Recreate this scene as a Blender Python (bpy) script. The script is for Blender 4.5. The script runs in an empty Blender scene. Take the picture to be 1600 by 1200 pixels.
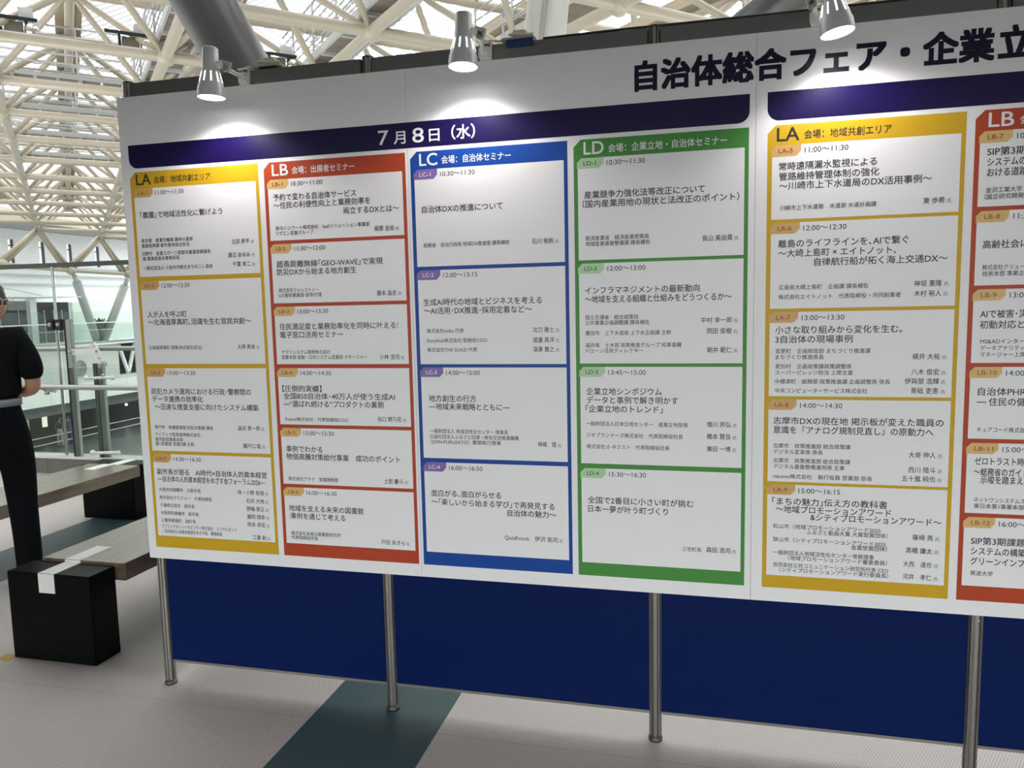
import bpy, bmesh, math, random
from mathutils import Vector, Matrix
random.seed(7)
PI = math.pi
SC = bpy.context.scene
COL = SC.collection

# ------------------------------------------------------------------ camera
CAM = Vector((2.1418, -2.59096, 1.53861))
AX_R = Vector((0.9697, 0.2428, -0.0213)).normalized()
AX_F = Vector((-0.24384, 0.96408, -0.10522)).normalized()
AX_U = AX_R.cross(AX_F).normalized()
AX_R = AX_F.cross(AX_U).normalized()
cam_data = bpy.data.cameras.new('camera')
cam_data.sensor_fit = 'HORIZONTAL'
cam_data.sensor_width = 36.0
cam_data.lens = 1196.85 * 36.0 / 1600.0
cam_data.clip_start = 0.05
cam_data.clip_end = 400.0
cam = bpy.data.objects.new('camera', cam_data)
COL.objects.link(cam)
M = Matrix.Identity(4)
for i in range(3):
    M[i][0] = AX_R[i]; M[i][1] = AX_U[i]; M[i][2] = -AX_F[i]; M[i][3] = CAM[i]
cam.matrix_world = M
SC.camera = cam

# ------------------------------------------------------------------ sky, exposure
SC.view_settings.view_transform = 'Standard'
SC.view_settings.look = 'None'
SC.view_settings.gamma = 1.0
SC.view_settings.exposure = 0.0
SC.view_settings.use_curve_mapping = False
world = bpy.data.worlds.new('overcast_sky')
SC.world = world
world.use_nodes = True
wn = world.node_tree.nodes; wl = world.node_tree.links
bg = wn['Background']
geo = wn.new('ShaderNodeTexCoord')
sep = wn.new('ShaderNodeSeparateXYZ')
wl.new(geo.outputs['Generated'], sep.inputs[0])
ramp = wn.new('ShaderNodeMapRange')          # bright overhead and over the atrium, raised on the street side behind the viewer to light the board
ramp.interpolation_type = 'SMOOTHSTEP'
ramp.inputs['From Min'].default_value = -0.52
ramp.inputs['From Max'].default_value = -0.15
ramp.inputs['To Min'].default_value = 7.5
ramp.inputs['To Max'].default_value = 5.0
mz = wn.new('ShaderNodeMath'); mz.operation = 'MULTIPLY'; mz.inputs[1].default_value = 0.85
my = wn.new('ShaderNodeMath'); my.operation = 'MULTIPLY_ADD'; my.inputs[1].default_value = 0.55
wl.new(sep.outputs['Z'], mz.inputs[0]); wl.new(sep.outputs['Y'], my.inputs[0]); wl.new(mz.outputs[0], my.inputs[2])
wl.new(my.outputs[0], ramp.inputs['Value'])
wl.new(ramp.outputs['Result'], bg.inputs['Strength'])
bg.inputs['Color'].default_value = (0.95, 0.98, 1.0, 1.0)

# ------------------------------------------------------------------ materials
MATS = {}
def mat(name, col, rough=0.6, metal=0.0, spec=0.5, bump=0.0, bscale=40.0, var=0.0, vscale=6.0):
    if name in MATS: return MATS[name]
    m = bpy.data.materials.new(name); m.use_nodes = True
    nt = m.node_tree; b = nt.nodes['Principled BSDF']
    b.inputs['Base Color'].default_value = (*col, 1)
    b.inputs['Roughness'].default_value = rough
    b.inputs['Metallic'].default_value = metal
    b.inputs['Specular IOR Level'].default_value = spec
    if var or bump:
        tc = nt.nodes.new('ShaderNodeTexCoord')
        nz = nt.nodes.new('ShaderNodeTexNoise')
        nz.inputs['Scale'].default_value = vscale; nz.inputs['Detail'].default_value = 4
        nt.links.new(tc.outputs['Object'], nz.inputs['Vector'])
        if var:
            mx = nt.nodes.new('ShaderNodeMix'); mx.data_type = 'RGBA'
            mx.inputs[6].default_value = (*[max(0, c * (1 - var)) for c in col], 1)
            mx.inputs[7].default_value = (*[min(1, c * (1 + var)) for c in col], 1)
            nt.links.new(nz.outputs['Fac'], mx.inputs[0])
            nt.links.new(mx.outputs[2], b.inputs['Base Color'])
        if bump:
            n2 = nt.nodes.new('ShaderNodeTexNoise'); n2.inputs['Scale'].default_value = bscale
            nt.links.new(tc.outputs['Object'], n2.inputs['Vector'])
            bp = nt.nodes.new('ShaderNodeBump'); bp.inputs['Strength'].default_value = bump
            bp.inputs['Distance'].default_value = 0.002
            nt.links.new(n2.outputs['Fac'], bp.inputs['Height'])
            nt.links.new(bp.outputs['Normal'], b.inputs['Normal'])
    MATS[name] = m
    return m

def emit(name, col, strength):
    m = bpy.data.materials.new(name); m.use_nodes = True
    b = m.node_tree.nodes['Principled BSDF']
    b.inputs['Base Color'].default_value = (*col, 1)
    b.inputs['Emission Color'].default_value = (*col, 1)
    b.inputs['Emission Strength'].default_value = strength
    return m

def glass(name, tint, refl=1.0):
    m = bpy.data.materials.new(name); m.use_nodes = True
    nt = m.node_tree; nt.nodes.clear()
    out = nt.nodes.new('ShaderNodeOutputMaterial')
    tr = nt.nodes.new('ShaderNodeBsdfTransparent'); tr.inputs[0].default_value = (*tint, 1)
    gl = nt.nodes.new('ShaderNodeBsdfGlossy'); gl.inputs['Roughness'].default_value = 0.02
    gl.inputs['Color'].default_value = (0.9 * refl, 0.95 * refl, 0.93 * refl, 1)
    lw = nt.nodes.new('ShaderNodeLayerWeight'); lw.inputs['Blend'].default_value = 0.5
    pw = nt.nodes.new('ShaderNodeMath'); pw.operation = 'POWER'; pw.inputs[1].default_value = 5.0
    fr = nt.nodes.new('ShaderNodeMath'); fr.operation = 'MULTIPLY_ADD'; fr.inputs[1].default_value = 0.6; fr.inputs[2].default_value = 0.03
    nt.links.new(lw.outputs['Facing'], pw.inputs[0]); nt.links.new(pw.outputs[0], fr.inputs[0])
    mx = nt.nodes.new('ShaderNodeMixShader')
    nt.links.new(fr.outputs[0], mx.inputs[0]); nt.links.new(tr.outputs[0], mx.inputs[1]); nt.links.new(gl.outputs[0], mx.inputs[2])
    nt.links.new(mx.outputs[0], out.inputs[0])
    return m

def translucent(name, col, fac):
    m = bpy.data.materials.new(name); m.use_nodes = True
    nt = m.node_tree; nt.nodes.clear()
    out = nt.nodes.new('ShaderNodeOutputMaterial')
    d = nt.nodes.new('ShaderNodeBsdfDiffuse'); d.inputs[0].default_value = (*col, 1)
    t = nt.nodes.new('ShaderNodeBsdfTranslucent'); t.inputs[0].default_value = (*col, 1)
    mx = nt.nodes.new('ShaderNodeMixShader'); mx.inputs[0].default_value = fac
    nt.links.new(d.outputs[0], mx.inputs[1]); nt.links.new(t.outputs[0], mx.inputs[2])
    nt.links.new(mx.outputs[0], out.inputs[0])
    return m

# ------------------------------------------------------------------ mesh helpers
class MB:
    """collects shapes for ONE mesh object"""
    def __init__(s): s.v = []; s.f = []; s.mi = []; s.sm = []
    def face(s, pts, mi=0, smooth=False):
        n = len(s.v); s.v += [tuple(p) for p in pts]; s.f.append(tuple(range(n, n + len(pts)))); s.mi.append(mi); s.sm.append(smooth)
    def poly(s, verts, faces, mi=0, smooth=False):
        n = len(s.v); s.v += [tuple(p) for p in verts]
        for f in faces: s.f.append(tuple(n + i for i in f)); s.mi.append(mi); s.sm.append(smooth)
    def box(s, lo, hi, mi=0, bev=0.0):
        x0, y0, z0 = lo; x1, y1, z1 = hi
        if bev <= 0:
            s.poly([(x0,y0,z0),(x1,y0,z0),(x1,y1,z0),(x0,y1,z0),(x0,y0,z1),(x1,y0,z1),(x1,y1,z1),(x0,y1,z1)],
                   [(0,3,2,1),(4,5,6,7),(0,1,5,4),(1,2,6,5),(2,3,7,6),(3,0,4,7)], mi)
            return
        bm = bmesh.new(); bmesh.ops.create_cube(bm, size=1)
        for v in bm.verts:
            v.co = Vector(((x0+x1)/2 + v.co.x*(x1-x0), (y0+y1)/2 + v.co.y*(y1-y0), (z0+z1)/2 + v.co.z*(z1-z0)))
        bmesh.ops.bevel(bm, geom=list(bm.edges), offset=bev, segments=2, affect='EDGES')
        s.add_bm(bm, mi)
    def add_bm(s, bm, mi=0, smooth=False, mx=None):
        bm.verts.index_update()
        s.poly([(mx @ v.co if mx else v.co) for v in bm.verts], [[v.index for v in f.verts] for f in bm.faces], mi, smooth)
        bm.free()
    def obox(s, c, ax, ay, az, hx, hy, hz, mi=0):
        c = Vector(c); P = []
        for k in (-1, 1):
            for (i, j) in ((-1,-1),(1,-1),(1,1),(-1,1)): P.append(c + ax*hx*i + ay*hy*j + az*hz*k)
        s.poly(P, [(0,3,2,1),(4,5,6,7),(0,1,5,4),(1,2,6,5),(2,3,7,6),(3,0,4,7)], mi)
    def beam(s, p, q, w, h, mi=0, up=Vector((0,0,1))):
        p = Vector(p); q = Vector(q); d = (q-p); L = d.length; d.normalize()
        sx = d.cross(up).normalized(); u = sx.cross(d).normalized()
        s.obox((p+q)/2, d, sx, u, L/2, w/2, h/2, mi)
    def tube(s, pts, r, n=10, mi=0, cap=True):
        pts = [Vector(p) for p in pts]; rs = r if isinstance(r, (list, tuple)) else [r]*len(pts)
        base = len(s.v); prev = None
        for i, p in enumerate(pts):
            d = (pts[min(i+1, len(pts)-1)] - pts[max(i-1, 0)]).normalized()
            if prev is None:
                a = Vector((0,0,1)) if abs(d.z) < 0.9 else Vector((1,0,0))
                sx = d.cross(a).normalized()
            else:
                sx = (prev - d * prev.dot(d)).normalized()
            prev = sx; u = d.cross(sx)
            for k in range(n):
                t = 2*PI*k/n
                s.v.append(tuple(p + (sx*math.cos(t) + u*math.sin(t))*rs[i]))
        for i in range(len(pts)-1):
            for k in range(n):
                a = base+i*n+k; b = base+i*n+(k+1) % n
                s.f.append((a, b, b+n, a+n)); s.mi.append(mi); s.sm.append(True)
        if cap:
            s.f.append(tuple(base+k for k in reversed(range(n)))); s.mi.append(mi); s.sm.append(False)
            e = base+(len(pts)-1)*n
            s.f.append(tuple(e+k for k in range(n))); s.mi.append(mi); s.sm.append(False)
    def ball(s, c, r, mi=0, sub=2):
        bm = bmesh.new(); bmesh.ops.create_icosphere(bm, subdivisions=sub, radius=r)
        s.add_bm(bm, mi, True, Matrix.Translation(Vector(c)))
    def lathe(s, prof, n=28, mi=0, mx=None, smooth=True):
        base = len(s.v)
        for (r, z) in prof:
            for k in range(n):
                t = 2*PI*k/n; p = Vector((r*math.cos(t), r*math.sin(t), z)); s.v.append(tuple(mx @ p if mx else p))
        for i in range(len(prof)-1):
            for k in range(n):
                a = base+i*n+k; b = base+i*n+(k+1) % n
                s.f.append((a, b, b+n, a+n)); s.mi.append(mi); s.sm.append(smooth)
    def prism(s, outline, z0, z1, mi=0, axis='z'):
        n = len(outline)
        def P(a, b, c): return (a, b, c) if axis == 'z' else (a, c, b)
        A = [P(a, b, z0) for a, b in outline]; B = [P(a, b, z1) for a, b in outline]
        s.poly(A+B, [tuple(range(n)), tuple(range(2*n-1, n-1, -1))] + [(i, i+n, (i+1) % n+n, (i+1) % n) for i in range(n)], mi)
    def build(s, name, mats, parent=None, flip=False):
        me = bpy.data.meshes.new(name)
        me.from_pydata(s.v, [], s.f)
        for m in (mats if isinstance(mats, (list, tuple)) else [mats]): me.materials.append(m)
        me.polygons.foreach_set('material_index', s.mi)
        me.polygons.foreach_set('use_smooth', s.sm)
        bm = bmesh.new(); bm.from_mesh(me); bmesh.ops.recalc_face_normals(bm, faces=bm.faces) if flip is False else None
        bm.to_mesh(me); bm.free(); me.update()
        o = bpy.data.objects.new(name, me); COL.objects.link(o)
        if parent: o.parent = parent; o.matrix_parent_inverse = Matrix.Translation(-parent.location) if parent.type == 'EMPTY' and not parent.parent else Matrix.Identity(4)
        return o

def tag(o, label=None, cat=None, group=None, kind=None):
    if label: o['label'] = label
    if cat: o['category'] = cat
    if group: o['group'] = group
    if kind: o['kind'] = kind
    return o
def thing(name, label, cat, loc=(0,0,0), group=None):
    o = bpy.data.objects.new(name, None); COL.objects.link(o); o.location = loc; o.empty_display_size = 0.1
    return tag(o, label, cat, group)
def struct(name, mb, m, label=None):
    return tag(mb.build(name, m), label, None, None, 'structure')
def copy_tree(o, parent=None):
    c = o.copy(); COL.objects.link(c)
    if parent: c.parent = parent
    for ch in list(o.children): copy_tree(ch, c)
    return c

# ------------------------------------------------------------------ common materials
WHITE = mat('board_white', (0.80, 0.80, 0.79), 0.42, spec=0.35)
ALU = mat('aluminium', (0.62, 0.61, 0.58), 0.28, 0.95)
ALU_D = mat('aluminium_worn', (0.30, 0.29, 0.27), 0.42, 0.9, var=0.25, vscale=3)
STEEL = mat('steel_brushed', (0.42, 0.44, 0.41), 0.33, 0.85)
DARK = mat('dark_metal', (0.02, 0.022, 0.022), 0.4, 0.4)
CREAM = mat('cream_paint', (0.40, 0.352, 0.268), 0.36, var=0.05, vscale=1.0)
GREYP = mat('grey_paint', (0.42, 0.43, 0.42), 0.4)
BLUE = mat('blue_panel', (0.0012, 0.010, 0.072), 0.5, spec=0.08)
WALLW = mat('white_wall', (0.80, 0.82, 0.82), 0.6)

# ------------------------------------------------------------------ floor
def floor_material():
    m = bpy.data.materials.new('rubber_stud_floor'); m.use_nodes = True
    nt = m.node_tree; N = nt.nodes; Lk = nt.links; b = N['Principled BSDF']
    tc = N.new('ShaderNodeTexCoord'); sp = N.new('ShaderNodeSeparateXYZ'); Lk.new(tc.outputs['Object'], sp.inputs[0])
    def mth(op, a, bb=None, c=None):
        n = N.new('ShaderNodeMath'); n.operation = op
        for i, v in enumerate((a, bb, c)):
            if v is None: continue
            if isinstance(v, (int, float)): n.inputs[i].default_value = v
            else: Lk.new(v, n.inputs[i])
        return n.outputs[0]
    X, Y = sp.outputs['X'], sp.outputs['Y']
    # teal stripes every three metres
    fx = mth('FRACT', mth('DIVIDE', mth('ADD', X, 60.0 - 0.605), 3.005))
    stripe = mth('LESS_THAN', fx, 0.505/3.005)
    # staggered rows of raised studs
    px, py = 0.0098, 0.0096
    row = mth('DIVIDE', Y, py)
    half = mth('MULTIPLY', mth('MODULO', mth('ABSOLUTE', mth('FLOOR', row)), 2.0), 0.5)
    u = mth('SUBTRACT', mth('FRACT', mth('ADD', mth('DIVIDE', mth('ADD', X, 50.0), px), half)), 0.5)
    v = mth('SUBTRACT', mth('FRACT', row), 0.5)
    d = mth('SQRT', mth('ADD', mth('POWER', mth('MULTIPLY', u, 1.2), 2.0), mth('POWER', v, 2.0)))
    hole = N.new('ShaderNodeMapRange'); hole.inputs['From Min'].default_value = 0.16; hole.inputs['From Max'].default_value = 0.30
    hole.inputs['To Min'].default_value = 1.0; hole.inputs['To Max'].default_value = 0.0
    Lk.new(d, hole.inputs['Value'])
    nz = N.new('ShaderNodeTexNoise'); nz.inputs['Scale'].default_value = 1.7; nz.inputs['Detail'].default_value = 6
    Lk.new(tc.outputs['Object'], nz.inputs['Vector'])
    def mix(f, a, c):
        n = N.new('ShaderNodeMix'); n.data_type = 'RGBA'
        if isinstance(f, (int, float)): n.inputs[0].default_value = f
        else: Lk.new(f, n.inputs[0])
        for i, q in ((6, a), (7, c)):
            if isinstance(q, tuple): n.inputs[i].default_value = (*q, 1)
            else: Lk.new(q, n.inputs[i])
        return n.outputs[2]
    grey = mix(nz.outputs['Fac'], (0.48, 0.435, 0.405), (0.57, 0.52, 0.485))
    teal = mix(nz.outputs['Fac'], (0.030, 0.066, 0.072), (0.045, 0.088, 0.092))
    base = mix(stripe, grey, teal)
    dark = N.new('ShaderNodeMix'); dark.data_type = 'RGBA'; dark.blend_type = 'MULTIPLY'
    Lk.new(mth('MULTIPLY', hole.outputs[0], 0.95), dark.inputs[0]); Lk.new(base, dark.inputs[6]); dark.inputs[7].default_value = (0.25, 0.25, 0.25, 1)
    # joints between the rubber sheets
    jx = mth('LESS_THAN', mth('FRACT', mth('DIVIDE', mth('ADD', Y, 50.13), 1.0)), 0.004)
    jn = mix(mth('MULTIPLY', jx, 0.35), dark.outputs[2], (0.08, 0.08, 0.08))
    Lk.new(jn, b.inputs['Base Color'])
    b.inputs['Roughness'].default_value = 0.46
    b.inputs['Specular IOR Level'].default_value = 0.45
    bp = N.new('ShaderNodeBump'); bp.inputs['Strength'].default_value = 0.5; bp.inputs['Distance'].default_value = 0.0015; bp.invert = True
    Lk.new(hole.outputs[0], bp.inputs['Height']); Lk.new(bp.outputs['Normal'], b.inputs['Normal'])
    return m
b_ = MB(); b_.box((-14, -9.3, -0.4), (16, 3.37, 0.0))
struct('floor', b_, floor_material())
b_ = MB(); b_.box((-5.3, -9, 2.98), (16, 0.02, 3.3))  # added out of view to shade the board top and floor from above
struct('added_shade_deck', b_, mat('deck_grey', (.14, .14, .13), .7), 'added unseen deck that shades the seminar area')
b_ = MB(); b_.box((-5.2, -9.3, 2.44), (60, -9, 34)); b_.box((-70, -9.3, -7), (-5.2, -9, 34))  # added blocker: keeps street-side sky off the board top and roof frame
struct('added_wall_front', b_, mat('wall_grey', (.35, .35, .34), .7), 'added unseen wall that blocks light from the street side')
b_ = MB(); b_.box((-70, -120, -0.5), (70, -9.3, -0.02))  # added dark ground, hides the sky below the horizon from the board
struct('added_ground', b_, mat('added_ground_dark', (.05, .05, .05), .9))
b_ = MB(); b_.box((-5.3, -9, 0), (-5, 0.0, 2.98))  # added out of view to stop skylight reaching the board from the left
struct('added_wall_side', b_, mat('wall_grey', (.35, .35, .34), .7), 'added unseen side wall that blocks light from the left')
b_ = MB()
for k in range(-14, 9): b_.box((k+0.002, 3.36, -0.4), (k+0.998, 3.56, 0.15))
struct('trim_1', b_, mat('kerb_stone', (0.16, 0.155, 0.14), 0.6, var=0.15, vscale=2), 'grey kerb under the glass balustrade')

# ------------------------------------------------------------------ roof: space frame on a square grid turned 44 degrees
TH = math.radians(-44.127)
GA = Vector((math.sin(TH), math.cos(TH), 0)); GT = Vector((GA.y, -GA.x, 0)); G0 = Vector((-8.02, 10.772, 0))
MA, MT = 3.2, 3.023
def zb(k):
    tb = [(-9,6.0),(-4,6.18),(-2,6.28),(-1,6.38),(0,6.42),(2,6.49),(3,6.48),(4,6.44),(5,6.37),(6,6.30),(7,6.22),(8,6.12),(9,6.05),(10,5.98),(13,5.8)]
    for (a, za), (c, zc) in zip(tb, tb[1:]):
        if k <= c: return za+(zc-za)*(k-a)/(c-a)
    return tb[-1][1]
def G(k, j, dz=0.0):
    p = G0+GA*(MA*k)+GT*(MT*j); p.z = zb(k)+dz; return p
def pix(p):
    d = Vector(p)-CAM; z = d.dot(AX_F)
    return (800+1196.85*d.dot(AX_R)/z, 600-1196.85*d.dot(AX_U)/z, z) if z > 0.3 else (9e9, 9e9, z)
def seen(p, m=260):
    x, y, z = pix(p)
    if z < 4 or p.x < -33.4 or p.y > 52: return False
    if not (-m < x < 1600+m and -m-150 < y < 430): return False
    return not (x > 420 and y > 200)
TOP = 1.47
frame = thing('roof_space_frame', 'cream tubular space frame spanning the hall under the glazed roof', 'roof frame', G(0, 0))
KS = range(-6, 13); JS = range(-6, 9)
bots = {(k, j): G(k, j) for k in KS for j in JS if seen(G(k, j))}
tops = {(k+.5, j+.5): G(k+.5, j+.5, TOP) for k in KS for j in JS if seen(G(k+.5, j+.5, TOP))}
def chords(S, name, r):
    for fixed in (0, 1):
        lines = {}
        for q in S: lines.setdefault(q[fixed], []).append(q)
        for key in sorted(lines):
            seq = sorted(lines[key], key=lambda q: q[1-fixed]); run = [seq[0]]
            for q in seq[1:]+[None]:
                if q is not None and abs(q[1-fixed]-run[-1][1-fixed]-1) < .01: run.append(q); continue
                if len(run) > 1:
                    m_ = MB(); m_.tube([S[x] for x in run], r, 12); m_.build(name, CREAM, frame)
                run = [q]
chords(bots, 'bottom_chord', 0.105)
chords(tops, 'top_chord', 0.095)
def dist(p): return (p-CAM).length
allnodes = sorted(list(bots.values())+list(tops.values()), key=dist)
rest = MB()
for i, p in enumerate(allnodes):
    m_ = MB() if i < 90 else rest
    m_.ball(p, 0.19, 0, 2)
    if i < 90: m_.build('node', CREAM, frame)
if rest.v: tag(rest.build('node', CREAM, frame), kind='stuff')
webs = []
for (k, j), p in tops.items():
    for a, c in ((-.5,-.5), (.5,-.5), (-.5,.5), (.5,.5)):
        q = bots.get((k+a, j+c))
        if q is not None: webs.append((p, q))
webs.sort(key=lambda w: dist((w[0]+w[1])/2))
rest = MB()
for i, (p, q) in enumerate(webs):
    m_ = MB() if i < 95 else rest
    d = (q-p).normalized()
    m_.tube([p, p+d*.32, p+d*.4, q-d*.4, q-d*.32, q], [.05, .05, .066, .066, .05, .05], 10)
    if i < 95: m_.build('web_brace', CREAM, frame)
if rest.v: tag(rest.build('web_brace', CREAM, frame), kind='stuff')
# the edge truss that carries the roof on V legs along the far left side
for (k, j, low) in ((10, -1, ((-33, 29.9, 4.1), (-33, 34.3, 3.93))), (11, 0, ((-33, 34.3, 3.93), (-33, 38.75, 3.9))), (12, 1, ((-33, 38.75, 3.9), (-33, 43.2, 3.9)))):
    p = G(k, j)
    for q in low:
        for off in (-.22, .22):
            m_ = MB(); m_.tube([p+Vector((0, off*.4, 0)), Vector(q)+Vector((-0.3, off, 0))], .11, 10); m_.build('edge_strut', CREAM, frame)
m_ = MB(); m_.tube([(-33.2, 20, 4.2), (-33.2, 29.9, 4.1), (-33.2, 34.3, 3.93), (-33.2, 38.75, 3.88), (-33.2, 48, 3.85)], .12, 10); m_.build('edge_chord', CREAM, frame)
for q in ((-33.1, 29.9, 4.1), (-33.1, 34.3, 3.9), (-33.1, 38.75, 3.85)):
    m_ = MB(); m_.ball(q, .26); m_.build('edge_node', CREAM, frame)

# ------------------------------------------------------------------ ceiling: folded louvre glazing, valley gutters
LOUV = translucent('white_louvre', (0.80, 0.81, 0.82), 0.40)
VAL, RID = TOP+0.42, TOP+0.42+0.80
lou = MB(); dk = MB(); gut = MB(); gla = MB()
k0, k1 = -9.0, 12.0
for jj in range(-7, 9):
    for sgn in (-1, 1):
        n = int((k1-k0)*MA/0.42)
        for i in range(n):
            k = k0+(k1-k0)*i/n
            A = G(k, jj+.5*sgn, VAL); B = G(k, jj, RID)
            if A.x < -36 or A.y > 60 or A.y < -11: continue
            A = A+(B-A)*0.13
            u = (B-A).normalized(); nrm = u.cross(GA).normalized()
            lou.obox((A+B)/2, u, GA, nrm, (B-A).length/2, 0.105, 0.02)
            if dist(A) < 26 and seen(A, 120):
                dk.beam(A+GA*.115, B+GA*.115, .012, .03)
for jj in range(-8, 9):
    pts = [k for k in [k0+x*.5 for x in range(int((k1-k0)*2)+1)] if -35 < G(k, jj+.5).x and -11 < G(k, jj+.5).y < 60]
    if len(pts) < 2: continue
    for a, c in zip(pts, pts[1:]):
        gut.beam(G(a, jj+.5, VAL-.16), G(c, jj+.5, VAL-.16), .52, .26)
ceil_o = struct('ceiling', lou, LOUV, 'folded roof of white louvres with bright sky between them')
dk.build('glazing_bar', mat('glazing_bar_grey', (.16, .165, .165), .5), ceil_o)
gut.build('valley_gutter', mat('gutter_brown', (0.36, 0.29, 0.20), 0.6), ceil_o)

# ------------------------------------------------------------------ catwalks and floodlights in the roof
GRATE = mat('catwalk_grating', (0.20, 0.165, 0.13), 0.7)
GAL = mat('galvanised', (0.50, 0.51, 0.50), 0.45, 0.3)
def catwalk(p0, p1, side, w, label, rails=True, beamh=.16):
    p0 = Vector(p0); p1 = Vector(p1); d = (p1-p0).normalized(); s = d.cross(Vector((0,0,1))).normalized()
    t_ = thing('catwalk', label, 'catwalk', p0, 'maintenance catwalks in the roof')
    m_ = MB(); L = (p1-p0).length; n = max(1, int(L/.42))
    for i in range(n): m_.beam(p0+d*(L*i/n+.03), p0+d*(L*(i+1)/n-.03), w, .035)
    m_.build('deck', GRATE, t_)
    for sg in (-1, 1):
        m_ = MB(); m_.beam(p0+s*sg*(w/2+.03)+Vector((0,0,.03)), p1+s*sg*(w/2+.03)+Vector((0,0,.03)), .05, beamh); m_.build('edge_beam', GAL, t_)
    for i in range(0, n, 3):
        m_ = MB(); m_.beam(p0+d*(L*i/n)-s*(w/2+.02)+Vector((0,0,-.05)), p0+d*(L*i/n)+s*(w/2+.02)+Vector((0,0,-.05)), .09, .07); m_.build('cross_beam', GAL, t_)
    if rails:
        for sg in (-1, 1):
            for h in (.3, .5, .7, .9, 1.1):
                m_ = MB(); o_ = s*sg*(w/2+.03)+Vector((0,0,h)); m_.tube([p0+o_, p1+o_], .016 if h < 1 else .022, 6); m_.build('rail', GAL, t_)
            for i in range(int(L/1.6)+1):
                m_ = MB(); o_ = p0+d*min(L, i*1.6+.05)+s*sg*(w/2+.03); m_.beam(o_, o_+Vector((0,0,1.12)), .04, .03, up=d)
                m_.build('rail_post', GAL, t_)
    return t_
for j, ka, kb, lb in ((0, -1.3, 1.9, 'catwalk under the roof seen just left of the dark sloping column'), (1, -3.0, 0.8, 'catwalk under the roof above the first two spotlights'),
                      (2, -4.5, -0.5, 'catwalk with handrails behind the white column top')):
    catwalk(G(ka, j, .42)+GT*.25, G(kb, j, .42)+GT*.25, 1, .62, lb)
for k, lb in ((1, 'nearest railed catwalk crossing the hall at upper left'), (2, 'second railed catwalk crossing the hall at left, pale edge beam'), (3, 'third railed catwalk crossing the hall at left'), (4, 'farthest railed catwalk crossing the hall at left')):
    catwalk(G(k+.22, -2.6, .26), G(k+.22, (-.17, .12, .3, .3)[k-1], .26), 1, .6, lb, beamh=.07 if k == 1 else .13)
def floodlight(p, label):
    t_ = thing('floodlight', label, 'floodlight', p, 'floodlights along the roof frame')
    p = Vector(p)
    m_ = MB(); m_.beam(p-GT*.45+Vector((0,0,.34)), p+GT*.38+Vector((0,0,.34)), .06, .05); m_.beam(p-GT*.2+Vector((0,0,.32)), p-GT*.2-Vector((0,0,.06)), .05, .05, up=GT); m_.beam(p+GT*.2+Vector((0,0,.32)), p+GT*.2-Vector((0,0,.06)), .05, .05, up=GT)
    m_.build('bracket', DARK, t_)
    m_ = MB(); m_.obox(p+GT*.2+GA*.2+Vector((0,0,.47)), GT, GA, Vector((0,0,1)), .12, .12, .10); m_.build('housing', mat('floodlight_housing', (.55,.56,.56), .5), t_)
    m_ = MB(); m_.obox(p+GA*.14+Vector((0,0,.17)), GT, GA, Vector((0,0,1)), .15, .10, .12); m_.build('ballast', mat('ballast_brown', (.16,.13,.10), .6), t_)
    mx = Matrix.Translation(p+GT*.28+GA*.0+Vector((0,0,.16))) @ GA.to_track_quat('-Z', 'Y').to_matrix().to_4x4()
    m_ = MB(); m_.lathe([(0,.12),(.08,.11),(.11,.04),(.12,0),(.105,0),(0,.03)], 20, 0, mx); m_.build('lamp_head', ALU, t_)
for (k, j, lb) in ((.12, -.82, 'floodlight on the roof frame at the far upper left corner'), (.12, -.185, 'floodlight on the roof frame left of the dark sloping column'),
                   (.12, .75, 'floodlight on the roof frame right of the dark sloping column')):
    floodlight(G(k, j, .12), lb)

# ------------------------------------------------------------------ big columns behind the display wall
def column(name, label, cat, a, b, r0, r1, m, seam=False):
    a = Vector(a); b = Vector(b); d = (b-a).normalized()
    a = a-d*((a.z-0.0)/d.z)                                          # down to the floor
    t_ = thing(name, label, cat, (a.x, a.y, 0))
    m_ = MB(); m_.tube([a, b], [r0, r1], 40); m_.build('shaft', m, t_)
    m_ = MB(); m_.lathe([(0, 0), (r0*1.5, 0), (r0*1.5, .03), (0, .03)], 32, 0, Matrix.Translation((a.x, a.y, 0)), False); m_.build('base_plate', GREYP, t_)
    if seam:
        s = d.cross(Vector((0, 1, 0))).normalized(); f = s.cross(d).normalized()
        if f.dot(CAM-a) < 0: f = -f
        for o_ in (-.03, .03):
            m_ = MB(); q = (f*.99-s*.1).normalized()
            m_.tube([a+q*(r0+.006)+s*o_, b+q*(r1+.006)+s*o_], .012, 6); m_.build('conduit', GREYP, t_)
    return t_
GREYC = mat('column_grey', (0.040, 0.041, 0.037), 0.34, 0.1, spec=.5, var=.04)
column('roof_column', 'thick dark grey tube leaning left behind the leftmost spotlight', 'column', (-1.253, 4.860, 1.645), (-2.699, 3.445, 5.339), .272, .272, GREYC)
column('roof_column', 'thick grey tube leaning right behind the third spotlight', 'column', (-0.630, 5.016, 1.632), (4.741, 8.256, 6.517), .25, .25, GREYC)
column('roof_column', 'pale cream round column behind the wall between the second and third spotlights', 'column', (-0.415, 8.225, 2.023), (-0.023, 9.049, 6.767), .33, .30, mat('column_cream', (.66, .64, .59), .4), True)

# ------------------------------------------------------------------ left building across the atrium
FAS = mat('fascia_grey', (0.50, 0.54, 0.50), 0.6, var=.04, vscale=.4)
m_ = MB()
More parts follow.
